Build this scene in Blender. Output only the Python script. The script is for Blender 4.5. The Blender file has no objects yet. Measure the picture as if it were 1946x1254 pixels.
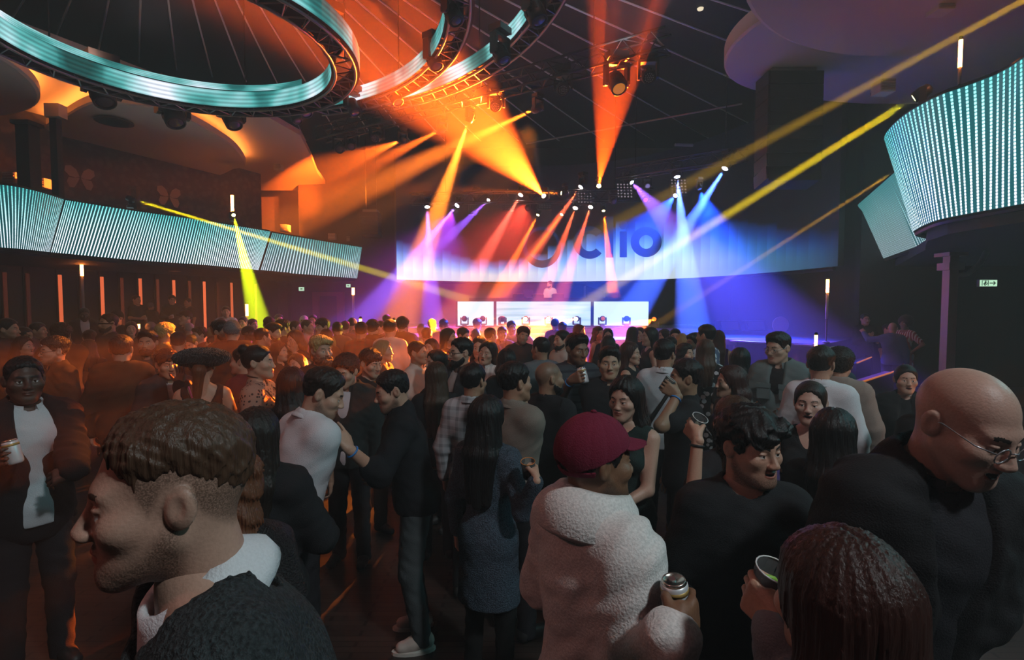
import bpy, bmesh, math, random
import numpy as np
from mathutils import Vector, Matrix
S = bpy.context.scene
COL = S.collection
RNG = random.Random(7)
f32 = np.float32
# ------------------------------------------------------------------ camera
FOC = 1000.0; PITCH = math.atan(.047); CAMZ = 1.97
def at(px, py, Y):
    """the place at distance Y in front of the lens that the photo shows at pixel px, py"""
    x = (px-973)/FOC; z = -(py-627)/FOC
    d = Vector((x, math.cos(PITCH)+z*math.sin(PITCH), -math.sin(PITCH)+z*math.cos(PITCH)))
    return Vector((0, 0, CAMZ))+d*(Y/d.y)
def onz(px, py, Z):
    """the place on the level Z that the photo shows at pixel px, py"""
    x = (px-973)/FOC; z = -(py-627)/FOC
    d = Vector((x, math.cos(PITCH)+z*math.sin(PITCH), -math.sin(PITCH)+z*math.cos(PITCH)))
    return Vector((0, 0, CAMZ))+d*((Z-CAMZ)/d.z)
# ------------------------------------------------------------------ materials
_M = {}
def nodes_of(name):
    m = bpy.data.materials.new(name); m.use_nodes = True
    nt = m.node_tree
    return m, nt, nt.nodes['Principled BSDF']
def N(nt, t, **kw):
    n = nt.nodes.new(t)
    for k, v in kw.items():
        if k.startswith('_'): setattr(n, k[1:], v)
        else: n.inputs[k.replace('__', ' ')].default_value = v
    return n
def rgb(c): return (c[0], c[1], c[2], 1)
def plain(c, rough=.6, metal=0, key=None, bump=0, bscale=60, var=0, stretch=None, spec=None):
    k = ('plain', tuple(round(v, 3) for v in c), rough, metal, bump, bscale, var, stretch, spec)
    if k in _M: return _M[k]
    m, nt, b = nodes_of(key or 'surface')
    b.inputs['Base Color'].default_value = rgb(c)
    b.inputs['Roughness'].default_value = rough
    b.inputs['Metallic'].default_value = metal
    if spec is not None: b.inputs['Specular IOR Level'].default_value = spec
    if bump or var:
        tc = N(nt, 'ShaderNodeTexCoord'); src = tc.outputs['Object']
        if stretch:
            mp = N(nt, 'ShaderNodeMapping', Scale=stretch); nt.links.new(src, mp.inputs[0]); src = mp.outputs[0]
        no = N(nt, 'ShaderNodeTexNoise', Scale=bscale, Detail=3.0); nt.links.new(src, no.inputs['Vector'])
        if bump:
            bp = N(nt, 'ShaderNodeBump', Strength=bump, Distance=.01)
            nt.links.new(no.outputs['Fac'], bp.inputs['Height']); nt.links.new(bp.outputs[0], b.inputs['Normal'])
        if var:
            r = N(nt, 'ShaderNodeMapRange'); r.inputs['To Min'].default_value = 1-var; r.inputs['To Max'].default_value = 1+var
            nt.links.new(no.outputs['Fac'], r.inputs['Value'])
            mx = N(nt, 'ShaderNodeVectorMath', _operation='SCALE'); mx.inputs[0].default_value = c
            nt.links.new(r.outputs[0], mx.inputs['Scale']); nt.links.new(mx.outputs[0], b.inputs['Base Color'])
    _M[k] = m
    return m
def glow(c, e, key='glow', cam_sampling=True):
    k = ('glow', tuple(c), e, cam_sampling)
    if k in _M: return _M[k]
    m, nt, b = nodes_of(key)
    b.inputs['Base Color'].default_value = (0, 0, 0, 1)
    b.inputs['Emission Color'].default_value = rgb(c); b.inputs['Emission Strength'].default_value = e
    if not cam_sampling: m.cycles.emission_sampling = 'NONE'
    _M[k] = m
    return m
def skin_mat(c, hairc=None):
    k = ('skin', tuple(round(v, 3) for v in c), hairc)
    if k in _M: return _M[k]
    m, nt, b = nodes_of('skin'); b.inputs['Roughness'].default_value = .48
    tc = N(nt, 'ShaderNodeTexCoord'); no = N(nt, 'ShaderNodeTexNoise', Scale=180.0, Detail=3.0); nt.links.new(tc.outputs['Object'], no.inputs['Vector'])
    bp = N(nt, 'ShaderNodeBump', Strength=.12, Distance=.01); nt.links.new(no.outputs['Fac'], bp.inputs['Height']); nt.links.new(bp.outputs[0], b.inputs['Normal'])
    r = N(nt, 'ShaderNodeMapRange'); r.inputs['To Min'].default_value = .86; r.inputs['To Max'].default_value = 1.14; nt.links.new(no.outputs['Fac'], r.inputs['Value'])
    mx = N(nt, 'ShaderNodeVectorMath', _operation='SCALE'); mx.inputs[0].default_value = c; nt.links.new(r.outputs[0], mx.inputs['Scale']); out = mx.outputs[0]
    if hairc:   # stubble grows where the mesh attribute says so
        at_ = N(nt, 'ShaderNodeAttribute', _attribute_name='stubble'); n2 = N(nt, 'ShaderNodeTexNoise', Scale=420.0, Detail=1.0); nt.links.new(tc.outputs['Object'], n2.inputs['Vector'])
        r2 = N(nt, 'ShaderNodeMapRange'); r2.inputs['From Min'].default_value = .35; r2.inputs['From Max'].default_value = .6; r2.inputs['To Min'].default_value = .35; nt.links.new(n2.outputs['Fac'], r2.inputs['Value'])
        mu = N(nt, 'ShaderNodeMath', _operation='MULTIPLY'); nt.links.new(at_.outputs['Fac'], mu.inputs[0]); nt.links.new(r2.outputs[0], mu.inputs[1])
        mix = N(nt, 'ShaderNodeMix', _data_type='RGBA'); nt.links.new(mu.outputs[0], mix.inputs['Factor']); nt.links.new(out, mix.inputs['A']); mix.inputs['B'].default_value = rgb([c[i]*.28+hairc[i]*.5 for i in range(3)]); out = mix.outputs['Result']
    nt.links.new(out, b.inputs['Base Color'])
    _M[k] = m
    return m
def hair_mat(c, curly=False):
    if curly: return plain(c, .5, key='hair', bump=.6, bscale=90, var=.5, spec=.35)
    return plain(c, .45, key='hair', bump=.35, bscale=30, var=.5, stretch=(8, 8, .45), spec=.35)
def cloth_mat(c, pat=None):
    k = ('cloth', tuple(round(v, 3) for v in c), pat)
    if k in _M: return _M[k]
    if pat is None:
        m = plain(c, .85, key='fabric', bump=.35, bscale=240, var=.12, spec=.25)
        _M[k] = m; return m
    m, nt, b = nodes_of('patterned fabric')
    b.inputs['Roughness'].default_value = .85; b.inputs['Specular IOR Level'].default_value = .25
    tc = N(nt, 'ShaderNodeTexCoord'); o = tc.outputs['Object']
    c2 = {'plaid': (.05, .05, .06), 'dots': (.01, .01, .012), 'stripe': (.75, .72, .7), 'pinstripe': (.02, .02, .03), 'floral': (.7, .72, .75), 'fleece': None, 'knit': None, 'leather': None, 'sequin': None}[pat]
    mix = N(nt, 'ShaderNodeMix', _data_type='RGBA')
    mix.inputs['A'].default_value = rgb(c)
    if pat in ('plaid', 'stripe', 'pinstripe'):
        sx = N(nt, 'ShaderNodeSeparateXYZ'); nt.links.new(o, sx.inputs[0])
        def band(out, f, w):
            a = N(nt, 'ShaderNodeMath', _operation='MULTIPLY'); a.inputs[1].default_value = f; nt.links.new(out, a.inputs[0])
            s = N(nt, 'ShaderNodeMath', _operation='FRACT'); nt.links.new(a.outputs[0], s.inputs[0])
            l = N(nt, 'ShaderNodeMath', _operation='LESS_THAN'); l.inputs[1].default_value = w; nt.links.new(s.outputs[0], l.inputs[0])
            return l.outputs[0]
        if pat == 'plaid':
            a = band(sx.outputs[2], 14, .35); bb = band(sx.outputs[0], 14, .35)
            ad = N(nt, 'ShaderNodeMath', _operation='ADD'); nt.links.new(a, ad.inputs[0]); nt.links.new(bb, ad.inputs[1])
            ml = N(nt, 'ShaderNodeMath', _operation='MULTIPLY'); ml.inputs[1].default_value = .3; nt.links.new(ad.outputs[0], ml.inputs[0]); fac = ml.outputs[0]
        elif pat == 'stripe': fac = band(sx.outputs[0], 22, .42)
        else: fac = band(sx.outputs[2], 16, .3)
        nt.links.new(fac, mix.inputs['Factor']); mix.inputs['B'].default_value = rgb(c2)
    elif pat in ('dots', 'floral'):
        v = N(nt, 'ShaderNodeTexVoronoi', Scale=38.0 if pat == 'dots' else 16.0); nt.links.new(o, v.inputs['Vector'])
        l = N(nt, 'ShaderNodeMath', _operation='LESS_THAN'); l.inputs[1].default_value = .3 if pat == 'dots' else .42
        nt.links.new(v.outputs['Distance'], l.inputs[0]); nt.links.new(l.outputs[0], mix.inputs['Factor']); mix.inputs['B'].default_value = rgb(c2)
    else:
        mix.inputs['Factor'].default_value = 0
    if pat in ('fleece', 'knit', 'leather', 'sequin'):
        no = N(nt, 'ShaderNodeTexNoise', Scale={'fleece': 150.0, 'knit': 150.0, 'leather': 22.0, 'sequin': 130.0}[pat], Detail=4.0); nt.links.new(o, no.inputs['Vector'])
        bp = N(nt, 'ShaderNodeBump', Strength={'fleece': .3, 'leather': .6}.get(pat, .9), Distance=.02); nt.links.new(no.outputs['Fac'], bp.inputs['Height']); nt.links.new(bp.outputs[0], b.inputs['Normal'])
        mix.inputs['B'].default_value = rgb([v*.35 for v in c])
        r = N(nt, 'ShaderNodeMapRange'); r.inputs['From Min'].default_value = .62; r.inputs['From Max'].default_value = .35; nt.links.new(no.outputs['Fac'], r.inputs['Value'])
        r.inputs['To Max'].default_value = .9 if pat == 'knit' else .35
        nt.links.new(r.outputs[0], mix.inputs['Factor'])
        if pat in ('leather', 'sequin'): b.inputs['Roughness'].default_value = .32; b.inputs['Specular IOR Level'].default_value = .6
        if pat == 'fleece': b.inputs['Sheen Weight'].default_value = .4
    nt.links.new(mix.outputs['Result'], b.inputs['Base Color'])
    _M[k] = m
    return m
# ------------------------------------------------------------------ objects
def link(name, me, parent=None, mats=(), loc=None):
    o = bpy.data.objects.new(name, me); COL.objects.link(o)
    if me is not None:
        for m in mats: me.materials.append(m)
    if parent is not None: o.parent = parent
    if loc is not None: o.location = loc
    return o
def empty(name, loc=(0, 0, 0), rz=0):
    o = bpy.data.objects.new(name, None); COL.objects.link(o)
    o.location = loc; o.rotation_euler = (0, 0, rz); o.empty_display_size = .1
    return o
def tag(o, label=None, cat=None, group=None, kind=None):
    if label: o['label'] = label
    if cat: o['category'] = cat
    if group: o['group'] = group
    if kind: o['kind'] = kind
    return o
def copy_tree(o, parent=None):
    c = o.copy(); COL.objects.link(c)
    if parent is not None: c.parent = parent
    for ch in list(o.children): copy_tree(ch, c)
    return c
class MB:
    """collects simple solids, links them as one mesh"""
    def __init__(s): s.v = []; s.f = []; s.mi = []; s.cur = 0
    def add(s, v, f):
        b = len(s.v); s.v += [tuple(p) for p in v]; s.f += [tuple(b+i for i in q) for q in f]; s.mi += [s.cur]*len(f); return s
    def mat(s, i): s.cur = i; return s
    def box(s, c, d, R=None):
        x, y, z = d[0]/2, d[1]/2, d[2]/2
        v = [Vector((a, b, e)) for a in (-x, x) for b in (-y, y) for e in (-z, z)]
        if R is not None: v = [R @ p for p in v]
        c = Vector(c)
        return s.add([p+c for p in v], [(0, 1, 3, 2), (4, 6, 7, 5), (0, 4, 5, 1), (2, 3, 7, 6), (0, 2, 6, 4), (1, 5, 7, 3)])
    def box2(s, lo, hi): return s.box([(a+b)/2 for a, b in zip(lo, hi)], [abs(b-a) for a, b in zip(lo, hi)])
    def tube(s, a, b, r, r2=None, n=8, caps=True):
        a = Vector(a); b = Vector(b); d = (b-a)
        if d.length < 1e-6: return s
        q = d.to_track_quat('Z', 'Y').to_matrix(); r2 = r if r2 is None else r2
        v = [a+q @ Vector((r*math.cos(2*math.pi*i/n), r*math.sin(2*math.pi*i/n), 0)) for i in range(n)] + \
            [b+q @ Vector((r2*math.cos(2*math.pi*i/n), r2*math.sin(2*math.pi*i/n), 0)) for i in range(n)]
        f = [(i, (i+1) % n, n+(i+1) % n, n+i) for i in range(n)]
        if caps: f += [tuple(range(n-1, -1, -1)), tuple(range(n, 2*n))]
        return s.add(v, f)
    def path(s, pts, r, n=6, closed=False):
        pts = [Vector(p) for p in pts]; m = len(pts); v = []; f = []
        for i, p in enumerate(pts):
            a = pts[(i-1) % m] if closed or i > 0 else p; b = pts[(i+1) % m] if closed or i < m-1 else p
            q = (b-a).to_track_quat('Z', 'Y').to_matrix()
            v += [p+q @ Vector((r*math.cos(2*math.pi*k/n), r*math.sin(2*math.pi*k/n), 0)) for k in range(n)]
        for i in range(m if closed else m-1):
            j = (i+1) % m
            f += [(i*n+k, i*n+(k+1) % n, j*n+(k+1) % n, j*n+k) for k in range(n)]
        if not closed: f += [tuple(range(n-1, -1, -1)), tuple((m-1)*n+k for k in range(n))]
        return s.add(v, f)
    def lathe(s, prof, c=(0, 0, 0), n=20, R=None):
        c = Vector(c); v = []; f = []
        for (r, z) in prof:
            for k in range(n):
                p = Vector((r*math.cos(2*math.pi*k/n), r*math.sin(2*math.pi*k/n), z)); v.append((R @ p if R is not None else p)+c)
        for i in range(len(prof)-1):
            f += [(i*n+k, i*n+(k+1) % n, (i+1)*n+(k+1) % n, (i+1)*n+k) for k in range(n)]
        f += [tuple(range(n-1, -1, -1)), tuple((len(prof)-1)*n+k for k in range(n))]
        return s.add(v, f)
    def prism(s, poly, z0, z1):
        n = len(poly)
        v = [(p[0], p[1], z0) for p in poly]+[(p[0], p[1], z1) for p in poly]
        f = [tuple(range(n-1, -1, -1)), tuple(range(n, 2*n))]+[(i, (i+1) % n, n+(i+1) % n, n+i) for i in range(n)]
        return s.add(v, f)
    def build(s, name, mats, parent=None, smooth=False, loc=None):
        me = bpy.data.meshes.new(name); me.from_pydata(s.v, [], s.f)
        if not isinstance(mats, (list, tuple)): mats = [mats]
        o = link(name, me, parent, mats, loc)
        me.polygons.foreach_set('material_index', s.mi)
        me.polygons.foreach_set('use_smooth', [smooth]*len(s.f))
        bm = bmesh.new(); bm.from_mesh(me); bmesh.ops.recalc_face_normals(bm, faces=bm.faces); bm.to_mesh(me); bm.free()
        me.update()
        return o
# ------------------------------------------------------------------ distance fields and their surface
class Field:
    def __init__(s, lo, hi, h):
        s.lo = np.array(lo, f32); s.h = h
        s.n = np.maximum(2, np.ceil((np.array(hi)-s.lo)/h).astype(int)+1)
        s.F = np.full(s.n, .5, f32)
        s.ax = [s.lo[i]+h*np.arange(s.n[i], dtype=f32) for i in range(3)]
    def cut(s, lo, hi, pad):
        sl = []
        for i in range(3):
            a = int(max(0, math.floor((lo[i]-pad-s.lo[i])/s.h))); b = int(min(s.n[i], math.ceil((hi[i]+pad-s.lo[i])/s.h)+1))
            if a >= b: return None
            sl.append(slice(a, b))
        return tuple(sl)
    def grid(s, sl): return (s.ax[0][sl[0]][:, None, None], s.ax[1][sl[1]][None, :, None], s.ax[2][sl[2]][None, None, :])
    def put(s, sl, d, k, sub=False):
        A = s.F[sl]
        if sub:
            if k <= 0: A = np.maximum(A, -d)
            else:
                h = np.maximum(k-np.abs(A+d), 0)/k; A = np.maximum(A, -d)+h*h*(k*.25)
        elif k <= 0: A = np.minimum(A, d)
        else:
            h = np.maximum(k-np.abs(A-d), 0)/k; A = np.minimum(A, d)-h*h*(k*.25)
        s.F[sl] = A
    def rc(s, a, b, r1, r2, k=.03, sub=False, fy=1.0):
        a = np.array(a, f32); b = np.array(b, f32); R = max(r1, r2)
        sl = s.cut(np.minimum(a, b)-R, np.maximum(a, b)+R, k+3*s.h)
        if sl is None: return
        x, y, z = s.grid(sl); u = b-a; L = float(u @ u)+1e-9
        t = np.clip(((x-a[0])*u[0]+(y-a[1])*u[1]+(z-a[2])*u[2])/L, 0, 1)
        dx = x-a[0]-t*u[0]; dy = y-a[1]-t*u[1]; dz = z-a[2]-t*u[2]
        s.put(sl, np.sqrt(dx*dx+dy*dy*fy+dz*dz)-(r1+t*(r2-r1)), k, sub)
    def el(s, c, r, k=.03, sub=False, R=None):
        c = np.array(c, f32); r = np.array(r, f32)
        ext = r if R is None else np.full(3, r.max())
        sl = s.cut(c-ext, c+ext, k+3*s.h)
        if sl is None: return
        x, y, z = s.grid(sl); x = x-c[0]; y = y-c[1]; z = z-c[2]
        if R is not None:
            Q = np.array(R, f32)   # world->local rows = axes
            x, y, z = x*Q[0, 0]+y*Q[0, 1]+z*Q[0, 2], x*Q[1, 0]+y*Q[1, 1]+z*Q[1, 2], x*Q[2, 0]+y*Q[2, 1]+z*Q[2, 2]
        q = np.sqrt((x/r[0])**2+(y/r[1])**2+(z/r[2])**2)
        g = np.sqrt((x/r[0]**2)**2+(y/r[1]**2)**2+(z/r[2]**2)**2)+1e-6
        s.put(sl, q*(q-1)/g, k, sub)
    def full(s): return s.grid((slice(None),)*3)
    def band(s, w):
        """points near the surface and a writer for them"""
        idx = np.nonzero(np.abs(s.F) < w)
        return idx, [s.ax[i][idx[i]] for i in range(3)]
    def mesh(s):
        F = s.F; F[0], F[-1] = .5, .5; F[:, 0], F[:, -1] = .5, .5; F[:, :, 0], F[:, :, -1] = .5, .5
        I = F < 0
        c = np.zeros(np.array(F.shape)-1, np.int8)
        for a in (0, 1):
            for b in (0, 1):
                for e in (0, 1):
                    c += I[a:F.shape[0]-1+a, b:F.shape[1]-1+b, e:F.shape[2]-1+e]
        act = np.nonzero((c > 0) & (c < 8)); n = len(act[0])
        if n == 0: return np.zeros((0, 3), f32), np.zeros((0, 4), int)
        idx = np.full(c.shape, -1, np.int32); idx[act] = np.arange(n)
        i, j, k = act; P = np.zeros((n, 3), f32); cnt = np.zeros(n, f32)
        co = [(0, 0, 0), (1, 0, 0), (0, 1, 0), (1, 1, 0), (0, 0, 1), (1, 0, 1), (0, 1, 1), (1, 1, 1)]
        V = [F[i+a, j+b, k+e] for a, b, e in co]
        for (p, q) in ((0, 1), (2, 3), (4, 5), (6, 7), (0, 2), (1, 3), (4, 6), (5, 7), (0, 4), (1, 5), (2, 6), (3, 7)):
            m = (V[p] < 0) != (V[q] < 0); t = np.where(m, V[p]/(V[p]-V[q]+1e-12), 0)
            for d in range(3): P[:, d] += np.where(m, co[p][d]+t*(co[q][d]-co[p][d]), 0)
            cnt += m
        P = (P/cnt[:, None]+np.stack(act, 1))*s.h+s.lo
        Q = []
        for d in range(3):
            sl0 = [slice(1, -1)]*3; sl1 = [slice(1, -1)]*3
            sl0[d] = slice(0, -1); sl1[d] = slice(1, None)
            A = I[tuple(sl0)]; B = I[tuple(sl1)]
            e = np.nonzero(A != B)
            if len(e[0]) == 0: continue
            off = [1, 1, 1]; off[d] = 0
            e = [e[t]+off[t] for t in range(3)]
            u, v = [(1, 2), (2, 0), (0, 1)][d]
            def cell(du, dv):
                w = [e[0], e[1], e[2]]; w[u] = w[u]-du; w[v] = w[v]-dv
                return idx[w[0], w[1], w[2]]
            q = np.stack([cell(1, 1), cell(0, 1), cell(0, 0), cell(1, 0)], 1)
            flip = ~I[e[0], e[1], e[2]]
            q[flip] = q[flip][:, ::-1]
            Q.append(q)
        Q = np.concatenate(Q); Q = Q[(Q >= 0).all(1)]
        return P, Q
def np_mesh(name, P, Q, mi=None, mats=(), parent=None, loc=None):
    me = bpy.data.meshes.new(name)
    n, m = len(P), len(Q)
    me.vertices.add(n); me.vertices.foreach_set('co', np.ascontiguousarray(P, f32).ravel())
    me.loops.add(m*4); me.loops.foreach_set('vertex_index', np.ascontiguousarray(Q, np.int32).ravel())
    me.polygons.add(m); me.polygons.foreach_set('loop_start', np.arange(0, 4*m, 4, dtype=np.int32))
    me.polygons.foreach_set('use_smooth', np.ones(m, bool))
    o = link(name, me, parent, mats, loc)
    if mi is not None: me.polygons.foreach_set('material_index', np.ascontiguousarray(mi, np.int32))
    me.update(calc_edges=True)
    return o
# ------------------------------------------------------------------ people
SKIN = [(.52, .30, .21), (.40, .22, .14), (.24, .12, .07), (.075, .038, .025)]
HAIRC = {'k': (.008, .007, .007), 'd': (.018, .012, .009), 'b': (.055, .03, .017), 'a': (.14, .05, .022), 'l': (.38, .22, .09), 'g': (.22, .22, .22), 'r': (.035, .012, .009), 'y': (.42, .3, .12)}
def rotx(a): c, s = math.cos(a), math.sin(a); return np.array([[1, 0, 0], [0, c, -s], [0, s, c]])
def roty(a): c, s = math.cos(a), math.sin(a); return np.array([[c, 0, s], [0, 1, 0], [-s, 0, c]])
def rotz(a): c, s = math.cos(a), math.sin(a); return np.array([[c, -s, 0], [s, c, 0], [0, 0, 1]])
A3 = lambda *v: np.array(v, float)
def unit(v): v = np.array(v, float); return v/(np.linalg.norm(v)+1e-9)
def head_shape(F, w, open_=0, long_=1.0):
    j = .9 if w else 1.0
    F.el((0, .018, .032), (.077, .098, .09), .02)
    F.el((0, -.025, -.03), (.062*(.97 if w else 1), .066, .08), .03)
    F.el((0, -.045, -.075), (.043*j, .042, .042), .03)
    F.el((0, -.071, -.099), (.021*j, .02, .018), .02)
    for s in (-1, 1):
        F.rc((s*.056*j, .0, -.05), (s*.02*j, -.07, -.098), .018*j, .016*j, .03)
        F.el((s*.047, -.052, -.022), (.026, .03, .024), .025)
    F.el((0, -.066, .025), (.05, .022 if not w else .019, .014), .02)
    for s in (-1, 1):
        F.el((s*.031, -.095, .001), (.019, .0165, .011), .014, sub=True)
        F.el((s*.031, -.0725, 0), (.0125, .0125, .0125), .002)
        F.el((s*.031, -.0745, .0075), (.0165, .0125, .0055), .004)
        F.el((s*.031, -.0735, -.0085), (.0155, .0115, .004), .004)
        F.el((s*.0125*(.88 if w else 1), -.098, -.034), (.0088, .012, .0078), .006)
        F.el((s*.08, .02, -.002), (.0105, .021, .031), .006, R=rotx(.2) @ rotz(s*.35))
        F.el((s*.091, .013, .002), (.007, .011, .018), .005, sub=True)
    ns = .88 if w else 1.0
    F.rc((0, -.083, .012), (0, -.1065+.005*(w is True), -.029), .0078*ns, .0118*ns, .012)
    F.el((0, -.087, -.0575), (.0235, .012, .0065), .006)
    F.el((0, -.085, -.069), (.02, .0125, .0075), .006)
    sl = F.cut((-.04, -.13, -.1), (.04, -.06, -.03), .01)
    x, y, z = F.grid(sl); zc = z+.0635+.002*open_-10*x*x*(1 if open_ else .25)
    hgt = .003+.0055*open_ if open_ else .0014
    q = np.sqrt((x/(.025 if open_ else .023))**2+(zc/hgt)**2+((y+.1)/(.024 if open_ else .0095))**2)
    F.put(sl, (q-1)*hgt, .003 if open_ else .002, True)
    if open_: F.el((0, -.079, -.058), (.0215, .0135, .0034+.0018*open_), .001)
_HAND = {}
def hand_mesh(kind, h):
    """left hand: fingers along +x, thumb towards +y, palm facing +z"""
    if (kind, h) in _HAND: return _HAND[(kind, h)]
    F = Field((-.07, -.07, -.05), (.21, .11, .13), h)
    F.rc((-.012, 0, 0), (.012, 0, 0), .0255, .024, .02)
    for y, r in ((.028, .0125), (.01, .0135), (-.01, .0135), (-.028, .012)):
        F.rc((.01, y*.6, 0), (.085, y*1.12, .002), .0145, r, .016)
    F.rc((.015, .02, .006), (.05, .035, .014), .016, .014, .016)
    curl = {'relaxed': (20, 28, 22), 'grip': (32, 74, 52), 'open': (4, 6, 5), 'flat': (8, 10, 8), 'fist': (75, 95, 70), 'point': (75, 95, 70)}[kind]
    for n, (y, L) in enumerate(((.032, .071), (.0112, .079), (-.0112, .073), (-.0315, .058))):
        a = 0; p = np.array((.088-(.004 if n in (0, 3) else 0), y*1.05, .002)); r = .0088 if n < 3 else .0076
        sp = {'open': y*4.5, 'relaxed': y*1.2}.get(kind, y*.4)
        for m, fr in enumerate((.44, .31, .25)):
            a += math.radians(curl[m]*(1+.12*(n-1)))
            q = p+L*fr*np.array((math.cos(a), math.sin(sp)*math.cos(a), math.sin(a)))
            F.rc(p, q, r*(1.02-.08*m), r*(.95-.08*m), .004); p = q
    th = {'relaxed': ((.02, .03, .01), (.055, .055, .024), (.085, .057, .034)), 'grip': ((.02, .028, .014), (.045, .048, .045), (.075, .036, .068)), 'open': ((.02, .03, .006), (.048, .066, .016), (.075, .088, .02)),
          'flat': ((.02, .03, .006), (.055, .05, .016), (.085, .05, .02)), 'fist': ((.02, .03, .012), (.055, .044, .04), (.075, .02, .056)), 'point': ((.02, .03, .012), (.055, .044, .04), (.075, .02, .056))}[kind]
    F.rc(th[0], th[1], .0145, .0115, .01); F.rc(th[1], th[2], .0112, .0092, .004)
    _HAND[(kind, h)] = F.mesh()
    return _HAND[(kind, h)]
PRESET = {  # wrist, finger direction, palm normal, hand, for the left side
    'down': ((.255, -.04, .885), (0, -.2, -1), (-1, -.1, 0), 'relaxed'),
    'hold': ((.14, -.28, 1.13), (-.5, -.75, .2), (-.8, .5, .1), 'grip'),
    'holdhi': ((.11, -.24, 1.36), (-.55, -.45, .45), (-.6, .6, .1), 'grip'),
    'front': ((.12, -.25, 1.08), (-.6, -.6, .1), (-.5, .5, .8), 'grip'),
    'fist': ((.12, -.2, 1.2), (-.4, -.2, .9), (-.5, .8, 0), 'fist'),
    'wave': ((.24, -.2, 1.5), (.1, -.1, 1), (.2, -1, -.1), 'open'),
    'hip': ((.2, -.07, 1.03), (-.7, -.4, -.6), (-.8, .5, 0), 'relaxed'),
    'chest': ((.06, -.22, 1.24), (-.7, -.1, .6), (0, .9, .2), 'flat'),
    'pocket': ((.225, -.06, .92), (-.25, -.25, -.9), (-1, 0, 0), 'relaxed'),
    'high': ((.2, -.18, 1.95), (.05, -.05, 1), (.1, -1, 0), 'open'),
}
CAN_N = []
def make_can(loc, R, label, cupkind='can', col=(.75, .78, .8), s=1.0):
    o = empty({'can': 'drink_can', 'cup': 'plastic_cup', 'wine': 'plastic_cup', 'phone': 'phone', 'white': 'white_cup'}[cupkind], loc)
    o.rotation_euler = Matrix(R.tolist()).to_euler(); o.scale = (s, s, s)
    if cupkind == 'can':
        MB().lathe([(.025, -.061), (.031, -.055), (.033, -.045), (.033, .042), (.0305, .052)], n=20).build('can_body', [plain(col, .35, .3)], o, True)
        MB().lathe([(.0305, .052), (.028, .058), (.0255, .060), (.0245, .056), (.001, .055)], n=20).build('can_lid', [plain((.75, .72, .65), .25, 1)], o, True)
        MB().lathe([(.009, .0555), (.009, .0575), (.001, .0575)], (.006, 0, 0), n=10).build('pull_tab', [plain((.6, .6, .6), .3, 1)], o)
        MB().lathe([(.0334, .028), (.0334, .04)], n=20).build('label_band', [plain((.55, .38, .12), .4, .4)], o, True)
    elif cupkind in ('cup', 'wine'):
        m, nt, b = nodes_of('clear plastic'); b.inputs['Transmission Weight'].default_value = .92; b.inputs['Roughness'].default_value = .08; b.inputs['IOR'].default_value = 1.12
        MB().lathe([(.028, -.05), (.0275, -.046), (.037, .05), (.0385, .05), (.03, -.05)], n=20).build('cup_wall', [m], o, True)
        MB().lathe([(.001, -.044), (.027, -.044), (.033, .012), (.001, .012)], n=18).build('drink', [plain((.05, .012, .008) if cupkind == 'wine' else (.3, .32, .2), .15)], o, True)
        MB().path([(.038*math.cos(t*.3142), .038*math.sin(t*.3142), .05) for t in range(20)], .0018, 5, True).build('rim', [plain((.9, .3, .06) if cupkind == 'wine' else (.7, .75, .75), .25)], o, True)
        if col == 'lime': MB().lathe([(.02, -.004), (.021, 0), (.02, .004)], (.008, 0, .02), 12, Matrix.Rotation(1.1, 3, 'X')).build('lime_slice', [plain((.25, .5, .06), .4)], o, True)
    elif cupkind == 'white':
        MB().lathe([(.026, -.045), (.036, .045), (.034, .045), (.025, -.042)], n=16).build('cup_wall', [plain((.8, .8, .78), .6)], o, True)
        MB().lathe([(.034, .04), (.0365, .041), (.0365, .047), (.034, .047)], n=16).build('rim', [plain((.85, .85, .82), .5)], o, True)
    else:
        MB().box((0, 0, 0), (.074, .008, .15)).build('phone_body', [plain((.02, .02, .025), .3)], o)
        MB().box((0, -.0048, 0), (.068, .001, .142)).build('screen', [plain((.25, .35, .4), .2)], o)
        MB().box((.02, .005, .055), (.022, .003, .024)).build('camera_bump', [plain((.04, .04, .05), .2)], o)
    tag(o, label, 'phone' if cupkind == 'phone' else 'drink')
    return o
def ring_band(prof, n=28, gap=0.0):
    """a closed collar-like band of the given profile around z, opened at the front by the angle gap"""
    v = []; f = []; m = len(prof); full = gap <= 0
    a0 = -math.pi/2+gap/2; span = 2*math.pi-gap
    for i in range(n+(0 if full else 1)):
        t = a0+span*i/n
        v += [(r*math.cos(t), r*math.sin(t)*1.08, z) for r, z in prof]
    k = n if full else n
    for i in range(k):
        j = (i+1) % n if full else i+1
        f += [(i*m+q, i*m+(q+1) % m, j*m+(q+1) % m, j*m+q) for q in range(m)]
    return v, f
STATS = []
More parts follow.
